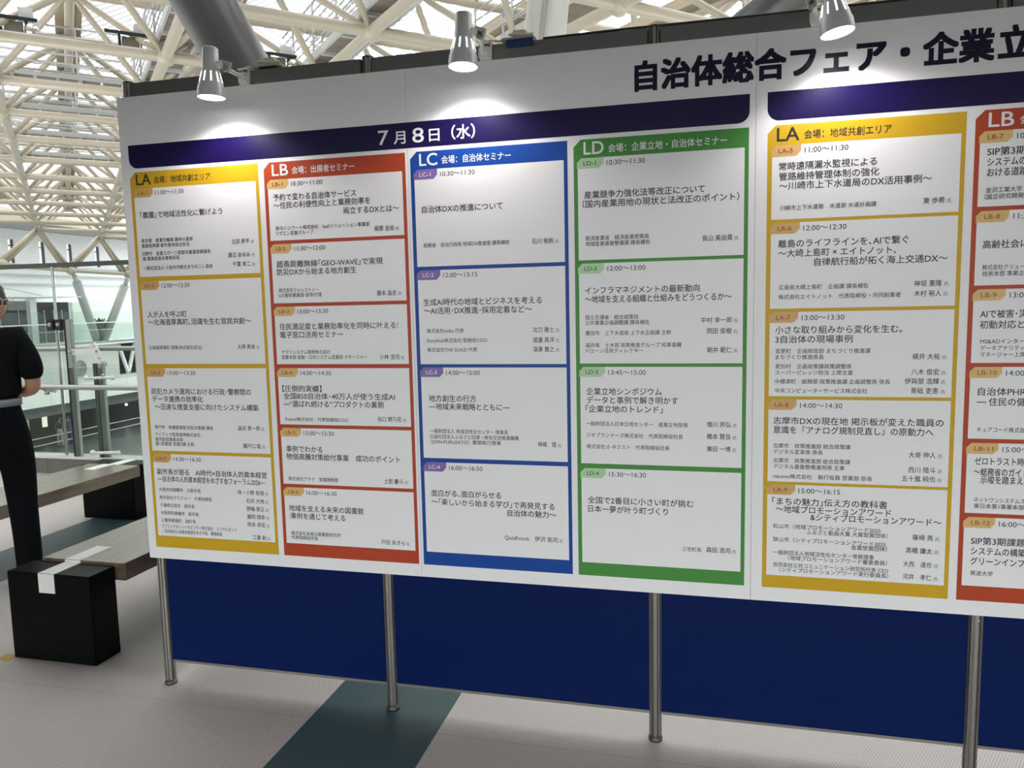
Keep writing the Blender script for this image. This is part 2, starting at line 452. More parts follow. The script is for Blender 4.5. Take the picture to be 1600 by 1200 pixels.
# upper white wall with slots for the slit windows
slots = [30.6, 32.85, 35.05, 37.25, 39.4, 41.75]
y = 12.0
for sy in slots:
    m_.box((-38.6, y, 2.2), (-38, sy-.2, 6.56)); m_.box((-38.6, sy-.2, 2.2), (-38, sy+.2, 4.55)); m_.box((-38.6, sy-.2, 5.95), (-38, sy+.2, 6.56)); y = sy+.2
m_.box((-38.6, y, 2.2), (-38, 70, 6.56))
wl_ = struct('wall_left', m_, WALLW, 'white upper wall across the atrium with slit windows')
m_ = MB()
for z, x in ((4.38, -37.7), (3.86, -37.75), (3.30, -37.8)): m_.box((-38, 12, z), (x, 70, z+.05))
m_.build('ledge', mat('ledge_grey', (.55, .57, .57), .6), wl_)
for i, sy in enumerate(slots):
    m_ = MB()
    for (a, b) in ((-.2, -.15), (.06, .2)): m_.box((-38.12, sy+a, 4.55), (-38.05, sy+b, 5.95))
    m_.box((-38.12, sy-.14, 5.55), (-38.06, sy+.08, 5.62))
    w_ = struct('window_%d' % (i+1), m_, mat('window_frame', (.06, .07, .07), .5))
    m_ = MB(); m_.box((-38.5, sy-.14, 4.55), (-38.48, sy+.08, 5.95)); m_.build('pane', glass('window_glass_%d' % i, (.95, .97, .97)), w_)
m_ = MB(); m_.box((-40, 12, 6.56), (-35.6, 70, 6.70))
struct('trim_2', m_, mat('eave_grey', (.28, .29, .28), .5), 'grey eave above the white wall')
m_ = MB(); m_.box((-36.2, 12, 6.70), (-35.5, 70, 7.15)); m_.box((-37.5, 12, 7.15), (-36.0, 70, 7.5))
struct('trim_3', m_, mat('eave_cream', (.50, .44, .35), .6), 'cream edge beam at the foot of the roof')
m_ = MB(); m_.box((-38, 12, -.48), (-33.75, 70, -.26))
struct('balcony_slab', m_, WALLW, 'white slab edge of the balcony across the atrium')
m_ = MB()
m_.box((-34.6, 12, -3.66), (-34.1, 38.6, -.48)); m_.box((-34.6, 40.6, -3.66), (-34.1, 70, -.48)); m_.box((-34.6, 38.6, -3.66), (-34.1, 40.6, -2.5))
fas = struct('wall_fascia', m_, FAS, 'grey green fascia under the balcony')
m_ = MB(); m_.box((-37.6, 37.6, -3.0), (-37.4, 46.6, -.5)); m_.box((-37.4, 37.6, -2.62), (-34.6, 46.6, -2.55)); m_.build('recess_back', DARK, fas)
for a, b in (((-34.4, 39.0, -.6), (-34.4, 39.7, -2.5)), ((-34.4, 40.4, -.6), (-34.4, 39.7, -2.5))):
    m_ = MB(); m_.beam(a, b, .16, .16, up=Vector((1,0,0))); m_.build('recess_strut', WALLW, fas)
m_ = MB(); m_.box((-34.1, 12, -1.78), (-34.07, 38.4, -1.74)); m_.build('fascia_joint', mat('joint_light', (.62,.64,.6), .5), fas)
m_ = MB()
mx = Matrix.Translation((-34.08, 35.4, -1.8)) @ Matrix.Rotation(PI/2, 4, 'Y')
for r in (.12, .24, .36, .47): m_.lathe([(r, 0), (r+.035, 0), (r+.035, .03), (r, .03)], 28, 0, mx, False)
m_.lathe([(0, .001), (.5, .001)], 28, 1, mx, False)
vent = m_.build('round_vent', [GREYP, mat('vent_dark', (.2, .21, .2), .6)]); tag(vent, 'round grey louvred vent in the fascia across the atrium', 'vent')
m_ = MB()
for k in range(12, 70, 3): m_.box((-34.5, k+.01, -3.72), (-33.95, k+2.99, -2.72))
struct('trim_4', m_, mat('spandrel_white', (.78, .80, .77), .5), 'white spandrel panels above the lower concourse')
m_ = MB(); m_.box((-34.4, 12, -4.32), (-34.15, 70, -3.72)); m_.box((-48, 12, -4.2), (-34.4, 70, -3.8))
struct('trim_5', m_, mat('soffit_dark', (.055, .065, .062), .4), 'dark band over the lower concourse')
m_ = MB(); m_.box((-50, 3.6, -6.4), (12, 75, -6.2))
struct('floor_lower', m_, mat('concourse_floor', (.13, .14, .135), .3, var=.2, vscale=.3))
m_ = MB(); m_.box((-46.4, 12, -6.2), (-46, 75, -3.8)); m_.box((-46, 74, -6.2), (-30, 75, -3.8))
m_.box((-46.4, -9, -6.2), (-46, 12, 9))  # added unseen stretch, closes the atrium's left end against sky light
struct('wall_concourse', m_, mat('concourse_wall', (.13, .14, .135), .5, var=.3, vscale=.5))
# end wall of the atrium, far off to the right: mostly white glazing
m_ = MB(); m_.box((-46, 72, -6.2), (16, 72.4, 10)); struct('wall_back', m_, WALLW)  # upper part added to keep horizon light off the roof frame
m_ = MB(); m_.box((16, -9, -6.2), (16.4, 72.4, 10)); struct('added_wall_right', m_, mat('wall_far_grey', (.42, .41, .38), .7))  # added out of view, cuts side light under the roof frame
# shop front on the balcony
m_ = MB(); m_.box((-36.7, 20, -.26), (-36.4, 34.2, 1.72)); m_.box((-36.7, 34.9, -.26), (-36.4, 37.3, 2.18))
shop = tag(m_.build('shop_front', mat('shop_glass_dark', (.012, .02, .02), .2, spec=.12)), 'dark glazed shop front on the balcony across the atrium', 'shop front')
m_ = MB(); m_.box((-36.72, 20, 1.72), (-36.38, 33.0, 2.2)); m_.build('sign_panel', mat('brown_sign', (.16, .115, .07), .5), shop)
m_ = MB(); m_.box((-36.72, 33.0, 1.72), (-36.38, 34.2, 2.25)); m_.build('grey_panel', mat('shop_grey', (.22,.23,.22), .5), shop)
for yy in (31.2, 32.4, 33.6, 35.4, 36.1, 36.7):
    m_ = MB(); m_.box((-36.4, yy, -.26), (-36.36, yy+.05, 1.7)); m_.build('mullion', GREYP, shop)
m_ = MB(); m_.box((-36.9, 34.3, -.26), (-36.2, 34.75, 2.39)); tag(m_.build('pilaster', WALLW), 'slim white pillar between the two dark shop fronts', 'pillar')
m_ = MB(); m_.box((-36.8, 37.5, -.26), (-36.3, 39.0, 2.17)); tag(m_.build('glass_booth', mat('booth_pale_green', (.72, .79, .74), .35, spec=.2)), 'pale green glass booth beside the V columns', 'booth')
m_ = MB(); m_.box((-36.8, 39.0, -.26), (-36.5, 60, 2.4)); struct('wall_shops', m_, WALLW)
m_ = MB(); m_.prism([(18, 2.40), (35.0, 2.40), (35.0, 2.46), (18, 2.62)], -37.9, -33.2, 0, 'z')
cv = [(v[2], v[0], v[1]) for v in m_.v]; m_.v = cv
can = tag(m_.build('canopy', WALLW), 'thin white canopy over the balcony shops', 'canopy')
for yy in (26.5, 29.5, 32.0): 
    m_ = MB(); m_.tube([(-37.95, yy-.8, 3.6), (-34.2, yy+1.2, 2.52)], .025, 6); m_.build('stay_rod', GREYP, can)
m_ = MB()
for yy in (28, 30, 31.6, 33.2): m_.lathe([(0, 2.395), (.12, 2.395), (.12, 2.40)], 14, 0, Matrix.Translation((-34.6, yy, 0)))
m_.build('downlight', mat('downlight_dark', (.3,.3,.3), .4), can)
# balcony railing
rail_t = thing('balcony_railing', 'glass railing with white top rail on the balcony across the atrium', 'railing', (-33.9, 20, -.26))
GL_FAR = glass('railing_glass', (.93, .965, .945), .6)
m_ = MB(); m_.box((-33.92, 14, -.2), (-33.90, 60, .80)); m_.build('glass_panel', GL_FAR, rail_t)
m_ = MB(); m_.tube([(-33.9, 14, .88), (-33.9, 60, .88)], .035, 8); m_.build('top_rail', WALLW, rail_t)
m_ = MB(); m_.tube([(-33.8, 14, .45), (-33.8, 60, .45)], .018, 6); m_.build('mid_rail', STEEL, rail_t)
m_ = MB(); m_.box((-33.95, 14, -.36), (-33.72, 60, -.24)); m_.build('base_rail', mat('rail_green_grey', (.25,.3,.27), .5), rail_t)
for i in range(24):
    yy = 22.4+i*1.3; m_ = MB(); m_.beam((-33.75, yy, -.55), (-33.75, yy, .8), .05, .08); m_.build('post', STEEL, rail_t)
m_ = MB(); m_.box((-35.42, 14, -.26), (-35.40, 60, 1.58)); tag(m_.build('glass_screen', GL_FAR), 'tall clear glass screen behind the balcony railing', 'glass screen')
# V legs far off, plant between them
for a, lb in (((-33.1, 34.5, 3.62), 'left leg of the grey V column on the far balcony'), ((-33.1, 38.7, 3.56), 'right leg of the grey V column on the far balcony')):
    m_ = MB(); p = Vector((-34.6, 37.75+(.28 if a[1] > 36 else -.28), -.26)); q = Vector(a); d = (q-p).normalized()
    m_.tube([p, q-d*.45], [.24, .24], 20); m_.tube([q-d*.45, q-d*.3, q], [.14, .13, .13], 14)
    tag(m_.build('column_leg', mat('column_far_grey', (.40, .43, .40), .45)), lb, 'column')
pl = thing('potted_plant', 'leafy green plant in a dark planter at the foot of the V column', 'plant', (-34.32, 37.45, -.26))
m_ = MB(); m_.lathe([(0, -.26), (.13, -.26), (.17, .1), (.19, .45), (.16, .45), (.0, .40)], 20, 0, Matrix.Translation((-34.32, 37.45, 0))); m_.build('planter', mat('planter_dark', (.03, .05, .05), .5), pl)
m_ = MB(); rr = random.Random(3)
for i in range(130):
    th = rr.uniform(0, 2*PI); L = rr.uniform(.45, 1.0); up = rr.uniform(.2, 1.0)
    b0 = Vector((-34.32+rr.uniform(-.1, .1), 37.45+rr.uniform(-.1, .1), .4)); dirv = Vector((math.cos(th)*.12, math.sin(th)*.9, up)).normalized()
    s_ = dirv.cross(Vector((0, 0, 1))).normalized()*rr.uniform(.05, .1)
    tip = b0+dirv*L+Vector((0, 0, -.15*(1-up))); md = b0+dirv*L*.6+Vector((0, 0, .08))
    m_.poly([b0, md-s_, tip, md+s_], [(0, 1, 2, 3)])
m_.build('foliage', mat('leaf_green', (.06, .14, .05), .5, var=.4, vscale=3), pl)
# lower concourse: lit doorway, signs, small lamp
m_ = MB(); m_.box((-36.8, 33.0, -5.95), (-36.7, 34.0, -4.75)); tag(m_.build('lit_poster', emit('poster_light', (.60, .47, .33), .45)), 'warm lit panel in the lower concourse behind the walking figure', 'lit panel')
m_ = MB(); m_.box((-36.8, 35.0, -5.35), (-36.7, 35.3, -4.6)); tag(m_.build('lit_sign', emit('sign_light', (1, .93, .8), .9)), 'narrow white lit sign in the lower concourse', 'lit sign')
m_ = MB(); m_.ball((-38, 43.4, -5.1), .09, 0, 2); tag(m_.build('lamp_globe', emit('globe_light', (.85, 1, .95), 6)), 'small bright lamp in the dark lower concourse', 'lamp')
lr = thing('concourse_railing', 'dark railing in the lower concourse', 'railing', (-33.2, 30, -6.2))
for z in (-5.3, -5.7):
    m_ = MB(); m_.tube([(-33.2, 24, z), (-33.2, 50, z)], .03, 6); m_.build('rail', GREYP, lr)
for i in range(14):
    m_ = MB(); m_.beam((-33.2, 24+i*2, -6.2), (-33.2, 24+i*2, -5.3), .05, .05); m_.build('post', GREYP, lr)

# ------------------------------------------------------------------ near glass balustrade
bal = thing('glass_balustrade', 'tall glass balustrade with steel posts and handrails at the floor edge', 'balustrade', (-3.6, 3.4, .15))
GL = glass('balustrade_glass', (.935, .962, .945), .6)
m_ = MB(); m_.box((-14, 3.36, .15), (-3.835, 3.372, 1.02)); m_.box((-3.815, 3.36, .15), (9, 3.372, 1.02)); m_.build('lower_pane', GL, bal)
m_ = MB(); m_.box((-14, 3.45, .16), (-3.85, 3.462, 1.965)); m_.box((-3.81, 3.45, .16), (9, 3.462, 1.965)); m_.build('tall_pane', GL, bal)
m_ = MB(); m_.box((-14, 3.425, 1.965), (9, 3.485, 2.005)); m_.build('top_channel', mat('channel_dark', (.10, .11, .10), .4, .5), bal)
m_ = MB(); m_.box((-14, 3.352, .148), (9, 3.50, .172)); m_.build('base_channel', mat('channel_white', (.75, .76, .73), .4), bal)
m_ = MB(); m_.tube([(-3.83, 3.43, .16), (-3.825, 3.43, 1.97)], .0125, 8); m_.build('glass_joint', STEEL, bal)
m_ = MB(); m_.tube([(-14, 3.2, .855), (9, 3.2, .855)], .024, 14); m_.build('handrail', STEEL, bal)
m_ = MB(); m_.tube([(-14, 3.52, 1.19), (9, 3.52, 1.19)], .022, 12); m_.build('upper_rail', STEEL, bal)
for i, x in enumerate((-3.82, -1.9, -5.8)):
    m_ = MB(); m_.beam((x, 3.35, .80), (x, 3.2, .84), .02, .03); m_.lathe([(0, 0), (.022, 0), (.022, .05), (0, .05)], 12, 0, Matrix.Translation((x, 3.25, .78))); m_.build('rail_bracket', STEEL, bal)
POST = mat('post_steel', (.36, .40, .36), .38, .6)
p1 = MB(); p1.box((-3.672, 3.36, .15), (-3.606, 3.40, 1.475), bev=.004); p1 = p1.build('steel_post', POST, bal)
m_ = MB(); m_.box((-3.676, 3.355, .15), (-3.664, 3.44, 1.475)); m_.build('post_web', DARK, p1)
for x in (-3.775, -3.87): 
    m_ = MB(); m_.box((x-.04, 3.395, 1.375), (x+.04, 3.425, 1.475), bev=.004); cp = m_.build('clamp_plate', DARK, bal)
    m_ = MB(); m_.lathe([(0, 0), (.02, 0), (.018, .012), (0, .014)], 16, 0, Matrix.Translation((x, 3.395, 1.425)) @ Matrix.Rotation(PI/2, 4, 'X')); m_.build('bolt', GREYP, cp)
m_ = MB(); m_.box((-3.74, 3.40, 1.375), (-3.66, 3.43, 1.475)); m_.build('clamp_plate', DARK, bal)
p2 = MB(); p2.box((-3.345, 3.36, .15), (-3.285, 3.40, 1.06), bev=.004); p2 = p2.build('steel_post', POST, bal)
m_ = MB(); m_.box((-3.385, 3.355, .15), (-3.345, 3.43, 1.06)); m_.build('post_web', mat('web_dark', (.06, .07, .065), .4, .3), p2)
PIN = mat('bracket_polished', (.82, .82, .80), .35, .3)
m_ = MB(); m_.beam((-3.60, 3.35, 1.17), (-3.30, 3.33, 1.185), .012, .055, up=Vector((0,0,1))); arm = m_.build('bracket_arm', PIN, bal)
m_ = MB(); m_.beam((-3.345, 3.335, 1.25), (-3.255, 3.335, 1.06), .02, .05, up=Vector((1,0,0))); br = m_.build('bracket_plate', PIN, bal)
for (x, z, r) in ((-3.60, 1.17, .018), (-3.30, 1.18, .016), (-3.33, 1.225, .01), (-3.28, 1.115, .012), (-3.245, 1.065, .022), (-3.22, 1.06, .018), (-3.25, .955, .016)):
    m_ = MB(); m_.lathe([(0, 0), (r, 0), (r*.8, .02), (0, .024)], 14, 0, Matrix.Translation((x, 3.335, z)) @ Matrix.Rotation(PI/2, 4, 'X')); m_.build('bolt', GREYP, br)
for z, xa, xb in ((.93, -3.44, -3.16), (.225, -3.44, -3.16)):
    m_ = MB(); m_.tube([(xa, 3.33, z-.006), (xb, 3.33, z+.006)], .014, 10); sp_ = m_.build('spider_arm', PIN, bal)
    for x in (xa, xb):
        m_ = MB(); m_.lathe([(0, 0), (.022, 0), (.022, .025), (0, .03)], 16, 0, Matrix.Translation((x, 3.345, z)) @ Matrix.Rotation(PI/2, 4, 'X')); m_.build('glass_fixing', PIN, sp_)

# ------------------------------------------------------------------ display wall (system panels)
wall = thing('display_wall', 'exhibition panel wall with aluminium posts and dark blue lower panels', 'partition wall', (1.5, 0, 0))
def post_profile():
    out = []
    for k in range(8):
        a = PI/8+k*PI/4
        for da, r in ((-.36, .0215), (-.15, .0208), (-.11, .0150), (.11, .0150), (.15, .0208), (.36, .0215)):
            out.append((r*math.cos(a+da), r*math.sin(a+da)))
    return out
PP = post_profile()
for i in range(5):
    x = i*.99
    m_ = MB(); m_.prism([(x+a, b) for a, b in PP], .022, 2.402)
    po = m_.build('post', ALU_D, wall)
    m_ = MB(); m_.lathe([(0, 2.402), (.021, 2.402), (.019, 2.408), (0, 2.409)], 20, 0, Matrix.Translation((x, 0, 0))); m_.build('post_cap', DARK, po)
    m_ = MB(); m_.lathe([(0, 0), (.024, 0), (.024, .012), (.016, .016), (.016, .024), (0, .024)], 24, 0, Matrix.Translation((x, 0, 0))); m_.build('levelling_foot', mat('foot_metal', (.12,.12,.11), .45, .8), po)
    m_ = MB(); m_.lathe([(0, 0), (.004, 0), (.003, .003), (0, .003)], 10, 0, Matrix.Translation((x+.003, -.0208, .525)) @ Matrix.Rotation(PI/2, 4, 'X')); m_.build('screw', ALU, po)
for i in range(2):  # hidden return wall, added to shade the side of the near bench
    y0, y1 = i*.99+.0205, (i+1)*.99-.0205
    m_ = MB(); m_.box((-.004, y0, .106), (.004, y1, 2.342)); m_.build('added_return_panel', BLUE, wall)
    m_ = MB(); m_.box((-.0195, y0, 2.340), (.0195, y1, 2.398)); m_.build('added_return_beam', ALU_D, wall)
    m_ = MB(); m_.prism([(a, y1+.0205+b) for a, b in PP], 0, 2.402); m_.build('post', ALU_D, wall)
BEAM = mat('beam_aluminium', (.17, .17, .155), .42, .7, bump=.15, bscale=8)
for i in range(4):
    x0, x1 = i*.99+.0205, (i+1)*.99-.0205
    m_ = MB(); m_.box((x0, -.004, .106), (x1, .004, 2.342)); m_.build('panel', BLUE, wall)
    m_ = MB(); m_.box((x0, -.0195, 2.340), (x1, .0195, 2.398), bev=.002); m_.build('top_beam', BEAM, wall)
    m_ = MB(); m_.box((x0, -.007, .098), (x1, .007, .108)); m_.build('bottom_beam', ALU_D, wall)

# ------------------------------------------------------------------ programme board
board = thing('programme_board', 'wide white seminar programme board mounted on the blue panel wall', 'notice board', (1.5, -.03, .545))
for a, b in ((-.034, 1.1375), (1.1385, 2.2915), (2.2925, 3.66)):
    m_ = MB(); m_.box((a, -.0300, .545), (b, -.0222, 2.345)); m_.build('backing_panel', WHITE, board)
YF = -.0300
INK = mat('ink_black', (.012, .012, .014), .4)
INKW = mat('ink_white', (.78, .78, .78), .4)
PURP = mat('ink_purple', (.007, .0026, .045), .33, spec=.25)
TEXTS = []          # (target MB list entry, text object, mapping)
def text(target, body, x, z, w, size, mi, y, bold=0.0, align='L', fit=True):
    if all(ord(ch_) < 128 or ch_ == '〜' for ch_ in body): z -= .078*size
    if fit: x += bold*size; w -= 2*bold*size
    c = bpy.data.curves.new('lettering', 'FONT'); c.body = body; c.size = 1.0; c.resolution_u = 3
    o = bpy.data.objects.new('lettering', c); COL.objects.link(o)
    TEXTS.append((target, o, x, z, w, size, mi, y, bold, align, fit))
def flush_text():
    dg = bpy.context.evaluated_depsgraph_get()
    for (target, o, x, z, w, size, mi, y, bold, align, fit) in TEXTS:
        me = o.evaluated_get(dg).to_mesh()
        V = [v.co.copy() for v in me.vertices]; F = [tuple(p.vertices) for p in me.polygons]
        if V:
            xa = min(v.x for v in V); xb = max(v.x for v in V)
            sx = (w/(xb-xa)) if fit else size
            if align == 'R': x = x-(xb-xa)*sx
            if align == 'C': x = x-(xb-xa)*sx/2
            offs = [(0, 0)]
            if bold:
                offs = [(a*bold*size, b*bold*size) for a in (-1, 1) for b in (-1, 1)] if bold < .02 else [(a*bold*size, b*bold*size) for a in (-1, 0, 1) for b in (-1, 0, 1)]
            for q, (dx, dz) in enumerate(offs):
                target.poly([(x+(v.x-xa)*sx+dx, y-.00004*q, z+(v.y+.078)*size+dz) for v in V], F, mi)
        o.evaluated_get(dg).to_mesh_clear()
        cu = o.data; bpy.data.objects.remove(o); bpy.data.curves.remove(cu)
    TEXTS.clear()
def rounded(x0, x1, z0, z1, r, n=8):
    P = [(x0, z1), (x0, z0+r)]
    for i in range(n+1): t = PI+PI/2*i/n; P.append((x0+r+r*math.cos(t), z0+r+r*math.sin(t)))
    for i in range(n+1): t = 1.5*PI+PI/2*i/n; P.append((x1-r+r*math.cos(t), z0+r+r*math.sin(t)))
    P.append((x1, z1)); return P
def flat(m_, P, y, mi=0): m_.face([(a, y, b) for a, b in P], mi)
pend = []
for (xa, xb, d) in ((.0015, 2.2735, 1), (2.326, 3.62, 2)):
    m_ = MB(); flat(m_, rounded(xa, xb, 2.0795, 2.1665, .036), YF-.0004); pend.append((m_, 'date_banner', [PURP, INKW]))
    if d == 1:
        for s_, x_, w_, h_, z_ in (('7', 1.0307, .0390, .0700, 2.0975), ('月', 1.0888, .0433, .0480, 2.0965), ('8', 1.1578, .0422, .0700, 2.0970), ('日', 1.2187, .0383, .0480, 2.0965), ('（水）', 1.2999, .0842, .0500, 2.0985)):
            text(m_, s_, x_, z_, w_, h_, 1, YF-.0008, .012 if s_ not in '78' else .006)
m_ = MB(); pend.append((m_, 'title_lettering', [mat('ink_title', (.006, .003, .022), .36, spec=.25)]))
text(m_, '自治体総合フェア・企業', 1.9191, 2.2050, 1.0266, .0955, 0, YF-.0004, .036)
text(m_, '立地フェア', 2.9535, 2.2050, .4500, .0955, 0, YF-.0004, .036)

COLS = [(.0005, 'LA', '会場：地域共創エリア', 'y'), (.5755, 'LB', '会場：出展者セミナー', 'r'), (1.1465, 'LC', '会場：自治体セミナー', 'b'), (1.7195, 'LD', '会場：企業立地・自治体セミナー', 'g'), (2.3275, 'LA', '会場：地域共創エリア', 'y'), (2.9035, 'LB', '会場：出展者セミナー', 'r')]
CW, CT, CB = .5525, 2.0655, .592
PALETTE = dict(y=((.58, .36, .012), (.60, .36, .11), 'ink_brown', 'yellow'), r=((.42, .056, .016), (.66, .43, .14), 'ink_brown', 'orange red'), b=((.004, .055, .29), (.20, .115, .36), 'ink_white', 'blue'), g=((.06, .25, .045), (.40, .62, .34), 'ink_green', 'green'))
INKB = mat('ink_brown', (.30, .07, .015), .4); INKG = mat('ink_green', (.03, .075, .04), .4); INKT = mat('ink_time', (.05, .05, .05), .4)
CARDZ = {
 0: [(2.0035, 1.669), (1.652, 1.331), (1.314, .986), (.973, .640)],
 1: [(2.0035, 1.7845), (1.7715, 1.5555), (1.5425, 1.3293), (1.3145, 1.1018), (1.0885, .8735), (.8605, .6415)],
 2: [(2.004, 1.6715), (1.6585, 1.3285), (1.3165, .9900), (.9745, .6415)],
 3: [(2.0055, 1.6745), (1.6635, 1.3300), (1.3185, .9875), (.9710, .6385)],
 4: [(2.0045, 1.7790), (1.7685, 1.5025), (1.4915, 1.2245), (1.2140, .9470), (.9375, .6345)],
 5: [(2.0055, 1.7900), (1.7775, 1.5605), (1.5490, 1.3300), (1.3180, 1.1000), (1.0870, .8695), (.8570, .6395)]}
TIMES = {0: ['11:00〜11:30', '12:00〜12:30', '13:00〜13:30', '14:30〜16:30'], 1: ['10:30〜11:00', '11:30〜12:00', '13:00〜13:30', '14:00〜14:30', '15:00〜15:30', '16:00〜16:30'],
 2: ['10:30〜11:30', '12:00〜13:15', '14:00〜15:00', '16:00〜16:50'], 3: ['10:30〜11:30', '12:00〜13:00', '13:45〜15:00', '15:30〜16:30'],
 4: ['11:00〜11:30', '12:00〜12:30', '13:00〜13:30', '14:00〜14:30', '15:00〜16:15'], 5: ['10:30〜', '11:30〜', '13:00〜', '14:00〜', '15:00〜', '16:00〜']}
